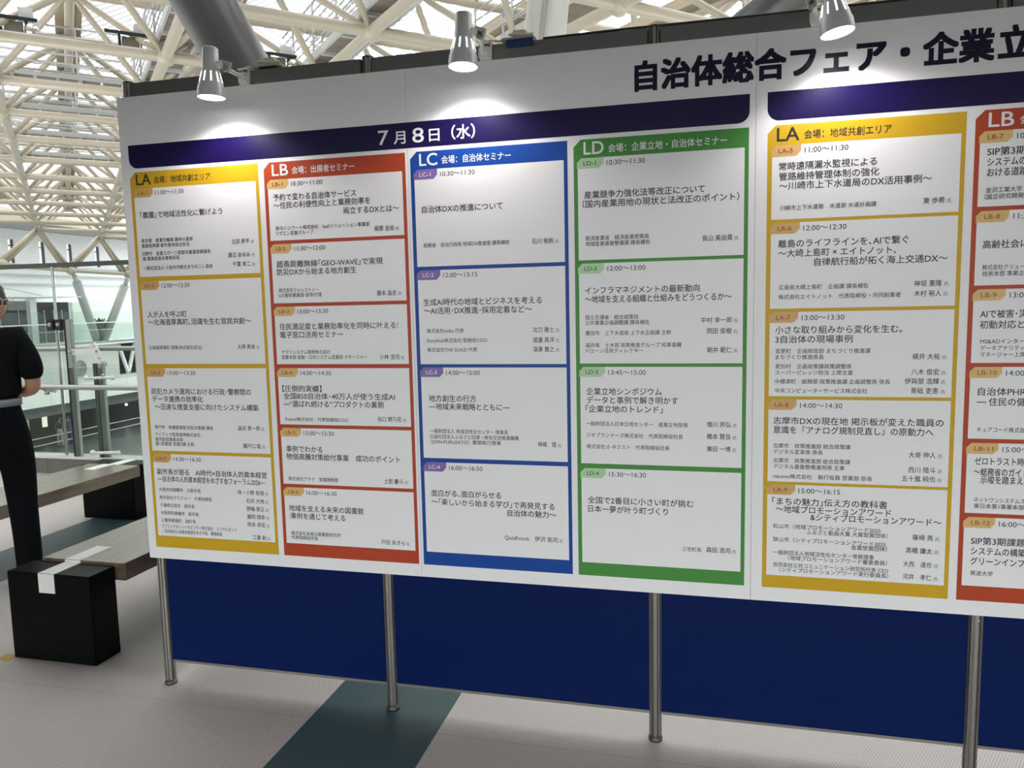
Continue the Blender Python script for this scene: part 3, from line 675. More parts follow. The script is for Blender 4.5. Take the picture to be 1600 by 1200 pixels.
DATA = {
 0: [
  [('T', '｢農園｣で地域活性化に繋げよう', 0.036, 1.891, 0.3585), ('O', '東京都\u3000産業労働局 農林水産部', 0.0325, 1.7989, 0.2282), ('O', '農業振興課 都市農地保全担当', 0.0323, 1.7794, 0.2117), ('O', '日野市\u3000産業スポーツ部都市農業振興課長', 0.0332, 1.7492, 0.3016), ('O', '兼 農業委員会事務局長', 0.033, 1.7305, 0.1643), ('O', '一般社団法人 小金井市観光まちおこし協会', 0.0324, 1.6946, 0.3072), ('N', '北田 恭平', 0.4265, 1.7795, 0.0749), ('N', '渡辺 あゆみ', 0.4082, 1.7301, 0.0936), ('N', '千葉 幸二', 0.4254, 1.6959, 0.076)],
  [('T', '人が人を呼ぶ町', 0.037, 1.5117, 0.1754), ('T', '〜北海道厚真町､活躍を生む官民共創〜', 0.0364, 1.4819, 0.4523), ('O', '北海道厚真町 理事(地方創生担当)', 0.032, 1.387, 0.2386), ('N', '大坪 秀幸', 0.4251, 1.3859, 0.0755)],
  [('T', '防犯カメラ運用における行政･警察間の', 0.0302, 1.211, 0.4408), ('T', 'データ連携の効率化', 0.0306, 1.1813, 0.2295), ('T', '〜迅速な捜査支援に向けたシステム構築', 0.0402, 1.1506, 0.4591), ('O', '神戸市\u3000危機管理局 防犯対策課 課長', 0.033, 1.0732, 0.2639), ('O', 'アイテック阪急阪神株式会社', 0.0319, 1.0449, 0.2065), ('O', '都市創造事業本部', 0.0323, 1.0248, 0.126), ('O', '第1営業部 営業2課 主幹', 0.0317, 1.0071, 0.1771), ('N', '澁谷 享一郎', 0.406, 1.0747, 0.095), ('N', '瀬戸口 聡', 0.4236, 1.0055, 0.0776)],
  [('T', '副市長が語る\u3000AI時代×自治体人的資本経営', 0.0293, 0.8902, 0.4894), ('T', '―自治体の人的資本経営をめざす会フォーラム2026―', 0.0303, 0.8614, 0.4793), ('O', '大阪府四條畷市\u3000元副市長', 0.0318, 0.8219, 0.1919), ('O', '株式会社グラファー\u3000代表取締役', 0.032, 0.7897, 0.2397), ('O', '千葉県印西市\u3000副市長', 0.0327, 0.7578, 0.1587), ('O', '大阪府四條畷市\u3000副市長', 0.0326, 0.7267, 0.175), ('O', '三重県東員町\u3000副町長', 0.0325, 0.6967, 0.1595), ('O', 'パブリックタレントモビリティ株式会社\u3000コンサルタント', 0.0329, 0.6726, 0.3408), ('O', '／自治体の人的資本経営をめざす会\u3000事務局長', 0.0331, 0.6517, 0.275), ('N', '林・小野 有理', 0.3884, 0.8225, 0.1137), ('N', '石井 大地', 0.424, 0.7903, 0.0773), ('N', '野嶋 崇正', 0.4237, 0.759, 0.0765), ('N', '藤岡 靖幸', 0.4239, 0.7276, 0.077), ('N', '岡本 幸宏', 0.4237, 0.697, 0.0771), ('N', '工藤 創', 0.4431, 0.6463, 0.058)],
 ],
 1: [
  [('T', '予約で変わる自治体サービス', 0.6093, 1.9275, 0.3293), ('T', '〜住民の利便性向上と業務効率を', 0.6093, 1.8987, 0.3825), ('T', '両立するDXとは〜', 0.8861, 1.8674, 0.2128), ('O', '鈴与シンワート株式会社\u3000SaaSソリューション事業部', 0.6134, 1.8209, 0.3719), ('O', 'リザエン営業グループ', 0.6123, 1.8024, 0.1522), ('N', '桒原 圭佑', 1.0027, 1.8022, 0.0758)],
  [('T', '超長距離無線｢GEO-WAVE｣で実現', 0.6088, 1.6862, 0.4219), ('T', '防災DXから始まる地方創生', 0.6084, 1.6577, 0.3193), ('O', '株式会社フォレストシー', 0.6122, 1.5954, 0.1628), ('O', 'IoT通信事業部 部長代理', 0.6111, 1.5766, 0.1749), ('N', '藤本 晶史', 1.0032, 1.5747, 0.0756)],
  [('T', '住民満足度と業務効率化を同時に叶える!', 0.6075, 1.4571, 0.4714), ('T', '電子窓口活用セミナー', 0.6079, 1.4266, 0.2558), ('O', 'ヤマトシステム開発株式会社', 0.6111, 1.3668, 0.1982), ('O', '営業本部 金融・公共システム営業部 マネージャー', 0.6099, 1.3477, 0.3451), ('N', '小林 浩司', 1.0038, 1.3458, 0.0763)],
  [('T', '【圧倒的実績】', 0.6051, 1.2258, 0.162), ('T', '全国850自治体･40万人が使う生成AI', 0.6085, 1.1978, 0.4483), ('T', '―“選ばれ続ける”プロダクトの裏側', 0.6068, 1.1682, 0.4047), ('O', 'Polimill株式会社\u3000代表取締役COO', 0.6113, 1.1144, 0.2573), ('N', '谷口 野乃花', 0.9862, 1.1189, 0.093)],
  [('T', '事例でわかる', 0.6079, 0.9969, 0.1507), ('T', '物価高騰対策給付事業\u3000成功のポイント', 0.6074, 0.9676, 0.4612), ('O', '株式会社アテナ\u3000営業開発部', 0.6109, 0.8867, 0.2066), ('N', '土肥 慶斗', 1.0024, 0.8889, 0.0745)],
  [('T', '地域を支える未来の図書館', 0.6067, 0.7679, 0.3083), ('T', ':事例を通じて考える', 0.6067, 0.7381, 0.2328), ('O', '株式会社未来の図書館研究所', 0.6108, 0.6747, 0.2069), ('O', '代表取締役所長', 0.6107, 0.6576, 0.1123), ('N', '戸田 あきら', 0.9811, 0.6582, 0.0943)],
 ],
 2: [
  [('T', '自治体DXの推進について', 1.184, 1.8559, 0.2913), ('O', '総務省\u3000自治行政局 地域DX推進室 課長補佐', 1.1863, 1.7372, 0.3098), ('N', '石川 祐帆', 1.574, 1.7347, 0.0745)],
  [('T', '生成AI時代の地域とビジネスを考える', 1.179, 1.5348, 0.4258), ('T', '〜AI活用･DX推進･採用定着など〜', 1.1795, 1.5051, 0.3902), ('O', '株式会社miibo 代表', 1.1876, 1.4388, 0.1368), ('O', 'StoryHub株式会社 取締役COO', 1.1868, 1.4048, 0.2216), ('O', '株式会社THE GUILD 代表', 1.1873, 1.3719, 0.1847), ('N', '功刀 雅士', 1.5715, 1.4367, 0.0741), ('N', '渡邉 真洋', 1.5716, 1.4021, 0.0735), ('N', '深津 貴之', 1.571, 1.3699, 0.0743)],
  [('T', '地方創生の行方', 1.1871, 1.1944, 0.1764), ('T', '―地域未来戦略とともに―', 1.1868, 1.1652, 0.2976), ('O', '一般財団法人 地域活性化センター 理事長', 1.187, 1.0811, 0.2899), ('O', '公益社団法人ふるさと回帰・移住交流推進機構', 1.1863, 1.0611, 0.3279), ('O', '（JOIN-FURUSATO）業務執行理事', 1.1894, 1.0423, 0.2605), ('N', '林﨑\u3000理', 1.5832, 1.0403, 0.0635)],
  [('T', '面白がる､面白がらせる', 1.1846, 0.8497, 0.2609), ('T', '〜｢楽しいから始まる学び｣で再発見する', 1.1844, 0.8181, 0.4526), ('T', '自治体の魅力〜', 1.4673, 0.7889, 0.1759), ('N', 'QuizKnock\u3000伊沢 拓司', 1.4559, 0.7021, 0.1909)],
 ],
 3: [
  [('T', '産業競争力強化法等改正について', 1.7538, 1.8749, 0.3856), ('T', '（国内産業用地の現状と法改正のポイント）', 1.7474, 1.8454, 0.4972), ('O', '経済産業省\u3000経済産業政策局', 1.7564, 1.7383, 0.2068), ('O', '地域産業基盤整備課 課長補佐', 1.7562, 1.7198, 0.2113), ('N', '長山 美由貴', 2.1317, 1.7221, 0.0936)],
  [('T', 'インフラマネジメントの最新動向', 1.7524, 1.5623, 0.3729), ('T', '〜地域を支える組織と仕組みをどうつくるか〜', 1.7529, 1.5332, 0.4713), ('O', '国土交通省\u3000総合政策局', 1.7531, 1.4771, 0.1753), ('O', '公共事業企画調整課 課長補佐', 1.7529, 1.4591, 0.2118), ('O', '豊田市\u3000上下水道局 上下水企画課 主幹', 1.7529, 1.4245, 0.2822), ('O', '福井県\u3000土木部 政策推進グループ 知事直轄', 1.7525, 1.3837, 0.3154), ('O', 'ドローン活用ディレクター', 1.7535, 1.3655, 0.1895), ('N', '中村 幸一郎', 2.1306, 1.4609, 0.0949), ('N', '岡田 俊樹', 2.1485, 1.4258, 0.0766), ('N', '朝井 範仁', 2.1489, 1.3644, 0.0768)],
  [('T', '企業立地シンポジウム', 1.7535, 1.2239, 0.251), ('T', 'データと事例で解き明かす', 1.754, 1.1944, 0.3037), ('T', '｢企業立地のトレンド｣', 1.7508, 1.1643, 0.2564), ('O', '一般財団法人日本立地センター\u3000産業立地部長', 1.7511, 1.1181, 0.3385), ('O', 'ジオプランナーズ株式会社\u3000代表取締役社長', 1.7527, 1.0788, 0.3207), ('O', '株式会社ｄ-ネクスト\u3000代表取締役社長', 1.7527, 1.0394, 0.2772), ('N', '増川 邦弘', 2.149, 1.1203, 0.0768), ('N', '橋本 賢良', 2.1492, 1.0805, 0.0758), ('N', '廣田 一博', 2.1495, 1.0393, 0.0752)],
  [('T', '全国で2番目に小さい町が挑む', 1.7544, 0.8487, 0.3535), ('T', '日本一夢が叶う町づくり', 1.7553, 0.8179, 0.2696), ('O', '三宅町長', 2.0712, 0.6977, 0.063), ('N', '森田 浩司', 2.1497, 0.6983, 0.077)],
 ],
 4: [
  [('T', '常時遠隔漏水監視による', 2.3616, 1.9281, 0.2795), ('T', '管路維持管理体制の強化', 2.3621, 1.8976, 0.2862), ('T', '〜川崎市上下水道局のDX活用事例〜', 2.3633, 1.869, 0.43), ('O', '川崎市上下水道局\u3000水道部 水道計画課', 2.3658, 1.8062, 0.2773), ('N', '東 歩希', 2.7717, 1.8062, 0.058)],
  [('T', '離島のライフラインを､AIで繋ぐ', 2.3634, 1.6921, 0.3722), ('T', '〜大崎上島町 × エイトノット､', 2.3639, 1.6627, 0.338), ('T', '自律航行船が拓く海上交通DX〜', 2.4696, 1.6331, 0.3734), ('O', '広島県大崎上島町\u3000企画課 課長補佐', 2.3662, 1.561, 0.261), ('O', '株式会社エイトノット\u3000代表取締役・共同創業者', 2.3658, 1.5313, 0.353), ('N', '神垣 憲隆', 2.7545, 1.5617, 0.0759), ('N', '木村 裕人', 2.7551, 1.5318, 0.0745)],
  [('T', '小さな取り組みから変化を生む。', 2.358, 1.4235, 0.3677), ('T', '3自治体の現場事例', 2.3584, 1.3938, 0.2278), ('O', '音更町\u3000企画財政部 まちづくり推進課', 2.3593, 1.3609, 0.2787), ('O', 'まちづくり推進係長', 2.3595, 1.3419, 0.144), ('O', '更別村\u3000企画政策課政策調整係', 2.3595, 1.3123, 0.225), ('O', 'スーパービレッジ担当 上席主査', 2.3598, 1.2928, 0.2295), ('O', '中標津町\u3000総務部 政策推進課 企画調整係 係長', 2.3594, 1.2644, 0.3371), ('O', '中央コンピューターサービス株式会社', 2.3598, 1.2352, 0.2723), ('N', '横井 大祐', 2.7564, 1.3408, 0.0759), ('N', '八木 俊宏', 2.7548, 1.2936, 0.0772), ('N', '伊與部 浩輝', 2.7371, 1.2651, 0.0951), ('N', '青砥 吏恵', 2.7551, 1.2358, 0.077)],
  [('T', '志摩市DXの現在地 掲示板が変えた職員の', 2.3563, 1.1341, 0.4932), ('T', '意識を『アナログ規制見直し』の原動力へ', 2.3567, 1.1045, 0.4656), ('O', '志摩市\u3000政策推進部 総合政策課', 2.3569, 1.0571, 0.2311), ('O', 'デジタル変革係 係長', 2.3576, 1.0375, 0.1492), ('O', '志摩市\u3000政策推進部 総合政策課', 2.3576, 1.009, 0.2303), ('O', 'デジタル基盤整備運用係 主事', 2.3583, 0.9894, 0.2133), ('O', 'rakumo株式会社\u3000執行役員 営業部 部長', 2.3575, 0.9576, 0.2957), ('N', '大嵜 伸人', 2.7554, 1.0362, 0.0758), ('N', '西川 陸斗', 2.7557, 0.989, 0.0763), ('N', '五十嵐 純也', 2.738, 0.9613, 0.0941)],
  [('T', '｢まちの魅力｣伝え方の教科書', 2.3566, 0.8709, 0.3424), ('T', '〜地域プロモーションアワード', 2.3677, 0.845, 0.3431), ('T', '&シティプロモーションアワード〜', 2.4734, 0.8222, 0.3805), ('O', '松山市（地域プロモーションアワード2025', 2.3597, 0.7922, 0.3223), ('O', 'ふるさと動画大賞 大賞受賞団体）', 2.4626, 0.7764, 0.2402), ('O', '狭山市（シティプロモーションアワード2025', 2.3603, 0.7481, 0.3376), ('O', '金賞受賞団体）', 2.5969, 0.7334, 0.1055), ('O', '一般財団法人地域活性化センター常務理事', 2.3609, 0.7043, 0.304), ('O', '（地域プロモーションアワード審査委員）', 2.4086, 0.6879, 0.2947), ('O', '合同会社公共コミュニケーション研究所代表 CEO', 2.3615, 0.6633, 0.3461), ('O', '（シティプロモーションアワード実行委員長）', 2.3816, 0.6469, 0.3265), ('N', '篠﨑 亮', 2.7738, 0.7748, 0.0583), ('N', '髙橋 謙太', 2.7561, 0.7326, 0.0755), ('N', '大西\u3000達也', 2.75, 0.6882, 0.0812), ('N', '河井\u3000孝仁', 2.7501, 0.6471, 0.0813)],
 ],
 5: [
  [('T', 'SIP第3期', 2.9372, 1.935, 0.099), ('T', 'システムの', 2.9383, 1.9053, 0.1), ('T', 'おける道路', 2.9387, 1.8756, 0.1042), ('O', '金沢工業大学', 2.9371, 1.8294, 0.0942), ('O', '（国立研究開発', 2.9337, 1.8103, 0.103)],
  [('T', '高齢社会に', 2.9354, 1.668, 0.1185), ('O', '株式会社クリュー', 2.9366, 1.6058, 0.1097), ('O', '技術本部 事業企', 2.9373, 1.587, 0.1098)],
  [('T', 'AIで被害･災', 2.9365, 1.4642, 0.1241), ('T', '初動対応と', 2.9369, 1.4323, 0.1168), ('O', 'MS&ADインター', 2.9399, 1.3869, 0.1165), ('O', 'データアナリティ', 2.9407, 1.3668, 0.1158), ('O', 'マネージャー上席', 2.941, 1.3476, 0.1188)],
  [('T', '自治体PHR', 2.939, 1.2318, 0.1283), ('T', '― 住民の健', 2.9372, 1.2011, 0.1306), ('O', 'キュアコード株式会', 2.9407, 1.1206, 0.128)],
  [('T', 'ゼロトラスト時', 2.9384, 1.0196, 0.1329), ('T', '〜総務省のガイド', 2.9375, 0.9864, 0.1458), ('T', '示唆を踏まえ､', 2.9563, 0.9622, 0.1226), ('O', 'ネットワンシステムズ', 2.9406, 0.9038, 0.1378), ('O', '東日本第1事業本部', 2.9413, 0.8848, 0.1358)],
  [('T', 'SIP第3期課題', 2.9377, 0.7709, 0.1485), ('T', 'システムの構築', 2.9385, 0.7391, 0.1491), ('T', 'グリーンインフ', 2.9383, 0.707, 0.1463), ('O', '筑波大学', 2.9396, 0.673, 0.0619)],
 ],
}

panels = []
for ci, (xl, code, head, pk) in enumerate(COLS):
    colr, tagc, inkn, cname = PALETTE[pk]
    body_m = mat('print_'+cname.replace(' ', '_'), colr, .40, spec=.25); tag_m = mat('tag_'+cname.replace(' ', '_'), tagc, .4)
    xr = xl+CW; ch = .024
    m_ = MB(); flat(m_, [(xl, CT-ch), (xl+ch, CT), (xr, CT), (xr, CB), (xl, CB)], YF-.0004)
    hm = 1 if pk == 'y' else 2
    text(m_, code, xl+(.0268 if code == 'LA' else .0335), CT-.0485, .0660, .058, hm, YF-.0008, .010)
    hw = .3724 if code == 'LD' else .2457
    text(m_, head, xl+(.106 if code == 'LA' else .1145), CT-.0462, hw, .0285, hm, YF-.0008, .008)
    cards = []
    first = {0: 1, 1: 1, 2: 1, 3: 1, 4: 5, 5: 7}[ci]
    for k, (zt, zb_) in enumerate(CARDZ[ci]):
        c_ = MB(); x0, x1 = xl+.0135, xr-.0125
        flat(c_, [(x0, zt-.02), (x0+.02, zt), (x1, zt), (x1, zb_), (x0, zb_)], YF-.0008)
        text(c_, TIMES[ci][k], xl+.1085, zt-.0262, .1245 if ci != 5 else .072, .0225, 2, YF-.0012, .006)
        for (cl, s_, x, z, w) in DATA[ci][k]:
            size, bold, mi = {'T': (.0262, .010, 1), 'O': (.0168, .007, 1), 'N': (.0202, .008, 1)}[cl]
            text(c_, s_, x, z, w, size, mi, YF-.0012, bold)
            if cl == 'N': text(c_, '氏', x+w+.0065, z, .0120, .0142, mi, YF-.0012)
        t_ = MB(); tx0, tx1 = xl+.0108, xl+.0980; tz = zt-.0335; cc = .014
        flat(t_, [(tx0, zt-cc), (tx0+cc, zt), (tx1, zt), (tx1, zt-.019), (tx1-cc, tz), (tx0, tz)], YF-.0012)
        n_ = '%s-%d' % (code, first+k)
        text(t_, n_, xl+.0325, zt-.0238, .0415 if len(n_) < 5 else .0515, .0195, 1, YF-.0016, .007)
        cards.append((c_, t_))
    panels.append((m_, cards, body_m, tag_m, inkn, cname, code))
flush_text()
for m_, n_, mm in pend: m_.build(n_, mm, board, flip=True)
for m_, cards, body_m, tag_m, inkn, cname, code in panels:
    p_ = m_.build('venue_panel', [body_m, INK, INKW], board, flip=True); p_['label'] = '%s venue panel headed %s' % (cname, code)
    for c_, t_ in cards:
        c_.build('session_card', [WHITE, INK, INKT], p_, flip=True)
        t_.build('session_tag', [tag_m, MATS[inkn]], p_, flip=True)

# ------------------------------------------------------------------ arm spotlights on top of the wall
SHADE = mat('lamp_shade_grey', (.64, .66, .645), .32, .1, spec=.6)
LENS = emit('lamp_lens', (1, .97, .96), 14.0); SLOT = emit('lamp_slot', (1, .96, .98), 4.0)
LAMPW = mat('lamp_bracket_white', (.82, .80, .75), .5)
def spotlight(c, roll, tilt, bx, label):
    """c: centre of the shade's rim, bx: x of the clamp on the wall top"""
    c = Vector(c); t_ = thing('arm_spotlight', label, 'spotlight', c, 'spotlights clamped to the top of the display wall')
    mx = Matrix.Translation(c) @ Matrix.Rotation(roll, 4, 'Y') @ Matrix.Rotation(tilt, 4, 'X')
    m_ = MB()
    m_.lathe([(.0, .168), (.022, .168), (.0265, .164), (.0275, .098), (.0295, .088), (.0435, .036), (.0455, .033), (.0478, .002), (.0485, 0), (.0455, 0), (.0405, .034), (.026, .09), (0, .095)], 40, 0, mx)
    sh = m_.build('shade', SHADE, t_)
    m_ = MB(); m_.lathe([(0, .004), (.045, .004), (.0455, .002), (0, .002)], 32, 0, mx); m_.build('lens', LENS, t_)
    for k in range(10):
        a = 2*PI*(k+.5)/10; m_ = MB(); pts = []
        for (r, z, w) in ((.0310, .0835, .055), (.0400, .0500, .055)):
            for s_ in (-1, 1): pts.append(mx @ Vector(((r+.0006)*math.cos(a+s_*w*.030/r), (r+.0006)*math.sin(a+s_*w*.030/r), z)))
        m_.face([pts[0], pts[1], pts[3], pts[2]]); m_.build('vent_slot', SLOT, sh)
    k_ = mx @ Vector((.030, .004, .110)); s_ = 1 if bx > c.x else -1
    k_ = mx @ Vector((.030*s_, .004, .110)); b_ = Vector((bx, -.034, 2.372))
    m_ = MB(); m_.tube([k_-Vector((.006*s_, 0, 0)), k_+Vector((.010*s_, .0, 0))], .0125, 14); m_.tube([k_+Vector((.009*s_, 0, 0)), k_+Vector((.014*s_, 0, 0))], .008, 12); kn = m_.build('knuckle', LAMPW, t_)
    m_ = MB(); m_.obox(k_+Vector((.020*s_, .012, .002)), Vector((s_, 0, -.35)).normalized(), Vector((0, 1, 0)), Vector((.35*s_, 0, 1)).normalized(), .017, .008, .012); m_.build('knuckle_cover', GREYP, kn)
    e_ = k_+Vector((.018*s_, .010, -.010))
    m_ = MB(); m_.tube([e_, e_.lerp(b_, .9), b_], [.0085, .0065, .0065], 12); m_.build('arm', LAMPW, t_)
    m_ = MB(); m_.tube([e_+Vector((0, -.006, 0)), e_+Vector((0, .008, 0))], .012, 14); m_.build('arm_joint', mat('joint_steel', (.5, .5, .48), .3, .8), t_)
    m_ = MB(); m_.box((bx-.019, -.036, 2.353), (bx+.019, -.0198, 2.390), bev=.003); m_.box((bx-.015, -.034, 2.3455), (bx+.022, -.0198, 2.353)); m_.box((bx+.021, -.034, 2.346), (bx+.025, -.0198, 2.402)); m_.box((bx-.019, -.034, 2.3985), (bx+.025, .028, 2.404)); m_.build('clamp', LAMPW, t_)
    m_ = MB(); m_.lathe([(.0, 0), (.013, 0), (.013, .005), (.009, .007), (0, .007)], 20, 0, Matrix.Translation((bx, -.036, 2.372)) @ Matrix.Rotation(PI/2, 4, 'X')); m_.build('swivel', LAMPW, t_)
    m_ = MB(); q = Vector((bx-.004, -.030, 2.386))
    m_.tube([q, q+Vector((.004, .004, .018)), q+Vector((.02, .012, .026)), q+Vector((.045, .02, .024)), q+Vector((.075, .028, .024))], .003, 8); m_.build('cord', mat('cord_grey', (.45, .43, .36), .5), t_)
    L = bpy.data.lights.new('spotlight_beam', 'SPOT'); L.energy = 9.5; L.color = (1.0, .93, .95); L.spot_size = math.radians(144); L.spot_blend = .5; L.shadow_soft_size = .03
    lo = bpy.data.objects.new('spotlight_beam', L); COL.objects.link(lo)
    d = (mx.to_3x3() @ Vector((0, .06, -1))).normalized()
    lo.rotation_euler = d.to_track_quat('-Z', 'Y').to_euler(); lo.location = (mx @ Vector((0, 0, -.012)))-c
    lo.parent = t_
    return t_
LP = [(0.4738, -0.17, 2.2697), (1.391, -0.17, 2.288), (2.5023, -0.17, 2.278)]
spotlight(LP[0], math.radians(2), 0, .513, 'leftmost grey spotlight clamped to the wall top, over the LA panel')
spotlight(LP[1], math.radians(1), math.radians(-4), 1.423, 'middle grey spotlight on the wall top, above the date banner')
spotlight(LP[2], math.radians(-9), math.radians(-3), 2.462, 'grey spotlight on the wall top above the big title lettering, cut by the frame')
def ballast(x, label, blue):
    t_ = thing('power_adapter', label, 'power adapter', (x, .0, 2.40), 'power adapters on the wall top')
    m_ = MB(); m_.box((x, -.025, 2.4045), (x+.115, .03, 2.414), bev=.003); m_.build('tray', mat('tray_beige', (.40, .37, .26), .5), t_)
    m_ = MB(); m_.box((x+.035, -.018, 2.414), (x+.088, .022, 2.438), bev=.006); m_.build('box', mat('adapter_cream', (.58, .54, .42), .45), t_)
    m_ = MB(); m_.tube([(x+.09, -.01, 2.424), (x+.108, -.018, 2.420), (x+.10, -.026, 2.414), (x+.06, -.03, 2.418), (x+.03, -.028, 2.420)], .004, 8); m_.build('cord', mat('cord_grey', (.45, .43, .36), .5), t_)
    m_ = MB()
    if blue: m_.box((x+.02, -.030, 2.380), (x+.112, -.0195, 2.402), bev=.002); m_.box((x+.02, -.030, 2.3985), (x+.112, .026, 2.4045))
    else: m_.box((x+.03, -.026, 2.3985), (x+.10, .026, 2.4045))
    m_.build('clip', mat('clip_blue', (.01, .045, .12), .35) if blue else DARK, t_)
m_ = MB(); m_.tube([(1.62, -.010, 2.4035), (1.9, -.013, 2.404), (2.3, -.006, 2.404), (2.9, -.012, 2.404), (3.5, -.008, 2.404)], .0042, 8)
tag(m_.build('power_cable', mat('cable_black', (.012, .012, .012), .5)), 'thin black cable lying along the wall top, right of the middle spotlight', 'cable')
ballast(.545, 'beige power adapter lying on the wall top beside the leftmost spotlight', False)
ballast(1.478, 'cream power adapter held by a blue clip beside the middle spotlight', True)

# ------------------------------------------------------------------ benches: timber seat between black end blocks, taped joints
WOOD = bpy.data.materials.new('bench_timber'); WOOD.use_nodes = True
nt = WOOD.node_tree; pb = nt.nodes['Principled BSDF']; tc = nt.nodes.new('ShaderNodeTexCoord'); mp = nt.nodes.new('ShaderNodeMapping'); mp.inputs['Scale'].default_value = (14, 1.6, 14)
nz = nt.nodes.new('ShaderNodeTexNoise'); nz.inputs['Scale'].default_value = 2.5; nz.inputs['Detail'].default_value = 8; cr = nt.nodes.new('ShaderNodeValToRGB')
cr.color_ramp.elements[0].color = (.070, .045, .022, 1); cr.color_ramp.elements[0].position = .3; cr.color_ramp.elements[1].color = (.16, .108, .058, 1); cr.color_ramp.elements[1].position = .7
nt.links.new(tc.outputs['Object'], mp.inputs['Vector']); nt.links.new(mp.outputs[0], nz.inputs['Vector']); nt.links.new(nz.outputs['Fac'], cr.inputs[0]); nt.links.new(cr.outputs[0], pb.inputs['Base Color'])
pb.inputs['Roughness'].default_value = .34; pb.inputs['Specular IOR Level'].default_value = .8; pb.inputs['Coat Weight'].default_value = 1.0; pb.inputs['Coat IOR'].default_value = 1.9; pb.inputs['Coat Roughness'].default_value = .22
BLK = mat('block_black', (.0022, .0028, .003), .34, spec=.09, var=.3, vscale=8)
TAPE = mat('tape_white', (.72, .72, .68), .5)
def bench(label, sx0, sx1, sy0, sy1, blocks, tapes):
    t_ = thing('bench', label, 'bench', ((sx0+sx1)/2, (sy0+sy1)/2, 0), 'timber benches with black end blocks')
    m_ = MB(); m_.box((sx0, sy0, .335), (sx1, sy1, .415), bev=.003); m_.build('seat', WOOD, t_)
    for (x0, x1, y0, y1, h) in blocks:
        m_ = MB(); m_.box((x0, y0, 0), (x1, y1, h), bev=.004); m_.build('end_block', BLK, t_)
    for P in tapes:
        m_ = MB()
        for (lo, hi) in P: m_.box(lo, hi)
        m_.build('tape_strip', TAPE, t_)
bench('timber bench with taped black end block, running behind the left end of the board', -.825, -.372, .207, 2.35,
      [(-.866, -.424, .058, .206, .402), (-.866, -.424, 2.352, 2.50, .402)],
      [[((-.695, .0565, .315), (-.61, .058, .4035)), ((-.695, .0565, .402), (-.61, .2062, .4035)), ((-.695, .2062, .402), (-.61, .2075, .4165)), ((-.695, .2062, .415), (-.61, .40, .4165))]])
bench('timber bench behind the standing person, black end block by the glass balustrade', -2.31, -1.862, .15, 2.085,
      [(-2.39, -1.93, 2.087, 2.32, .402), (-2.39, -1.93, -.10, .148, .402)],
      [[((-2.18, 1.90, .415), (-2.09, 2.086, .4165)), ((-2.18, 2.0855, .402), (-2.09, 2.0875, .4165)), ((-2.18, 2.0855, .402), (-2.09, 2.32, .4035))]])
m_ = MB(); m_.box((-.93, .02, 0.0002), (-.862, .075, .0014)); tag(m_.build('floor_tape', mat('tape_yellow', (.42, .27, .02), .5)), 'small yellow tape mark on the floor at the corner of the black block', 'tape')

# ------------------------------------------------------------------ person
def skin_mesh(name, V, E, R, root, sub=2, sxy=None):
    me = bpy.data.meshes.new(name); me.from_pydata([tuple(v) for v in V], E, []); me.update()
    o = bpy.data.objects.new(name, me); COL.objects.link(o)
    sk = o.modifiers.new('skin', 'SKIN'); sk.use_smooth_shade = True
    lay = me.skin_vertices[0].data
    for i, r in enumerate(R):
        lay[i].radius = (r, r) if not isinstance(r, tuple) else r
        lay[i].use_root = (i == root)
    sd = o.modifiers.new('sub', 'SUBSURF'); sd.levels = sub; sd.render_levels = sub
    dg = bpy.context.evaluated_depsgraph_get(); ev = o.evaluated_get(dg)
    m2 = bpy.data.meshes.new_from_object(ev); bpy.data.objects.remove(o); bpy.data.meshes.remove(me)
    m2.name = name
    for p in m2.polygons: p.use_smooth = True
    return m2
class Chain:
    def __init__(s): s.V = []; s.E = []; s.R = []
    def add(s, pts, rs, frm=None):
        prev = frm
        for p, r in zip(pts, rs):
            s.V.append(Vector(p)); s.R.append(r); i = len(s.V)-1
            if prev is not None: s.E.append((prev, i))
            prev = i
        return prev
def place(me, name, mx, m, parent):
    me.transform(mx); me.materials.clear(); me.materials.append(m)
    o = bpy.data.objects.new(name, me); COL.objects.link(o)
    o.parent = parent; o.matrix_parent_inverse = Matrix.Translation(-parent.location) if parent.type == 'EMPTY' else Matrix.Identity(4)
    return o
SKIN = mat('skin', (.50, .26, .17), .5); SHIRT = mat('shirt_black', (.006, .0065, .008), .9, spec=.1, bump=.3, bscale=30)
TROU = mat('trousers_black', (.004, .0045, .006), .9, spec=.1, bump=.3, bscale=20); HAIR = mat('hair_black', (.008, .007, .007), .45); SHOE = mat('shoe_black', (.008, .008, .009), .3)
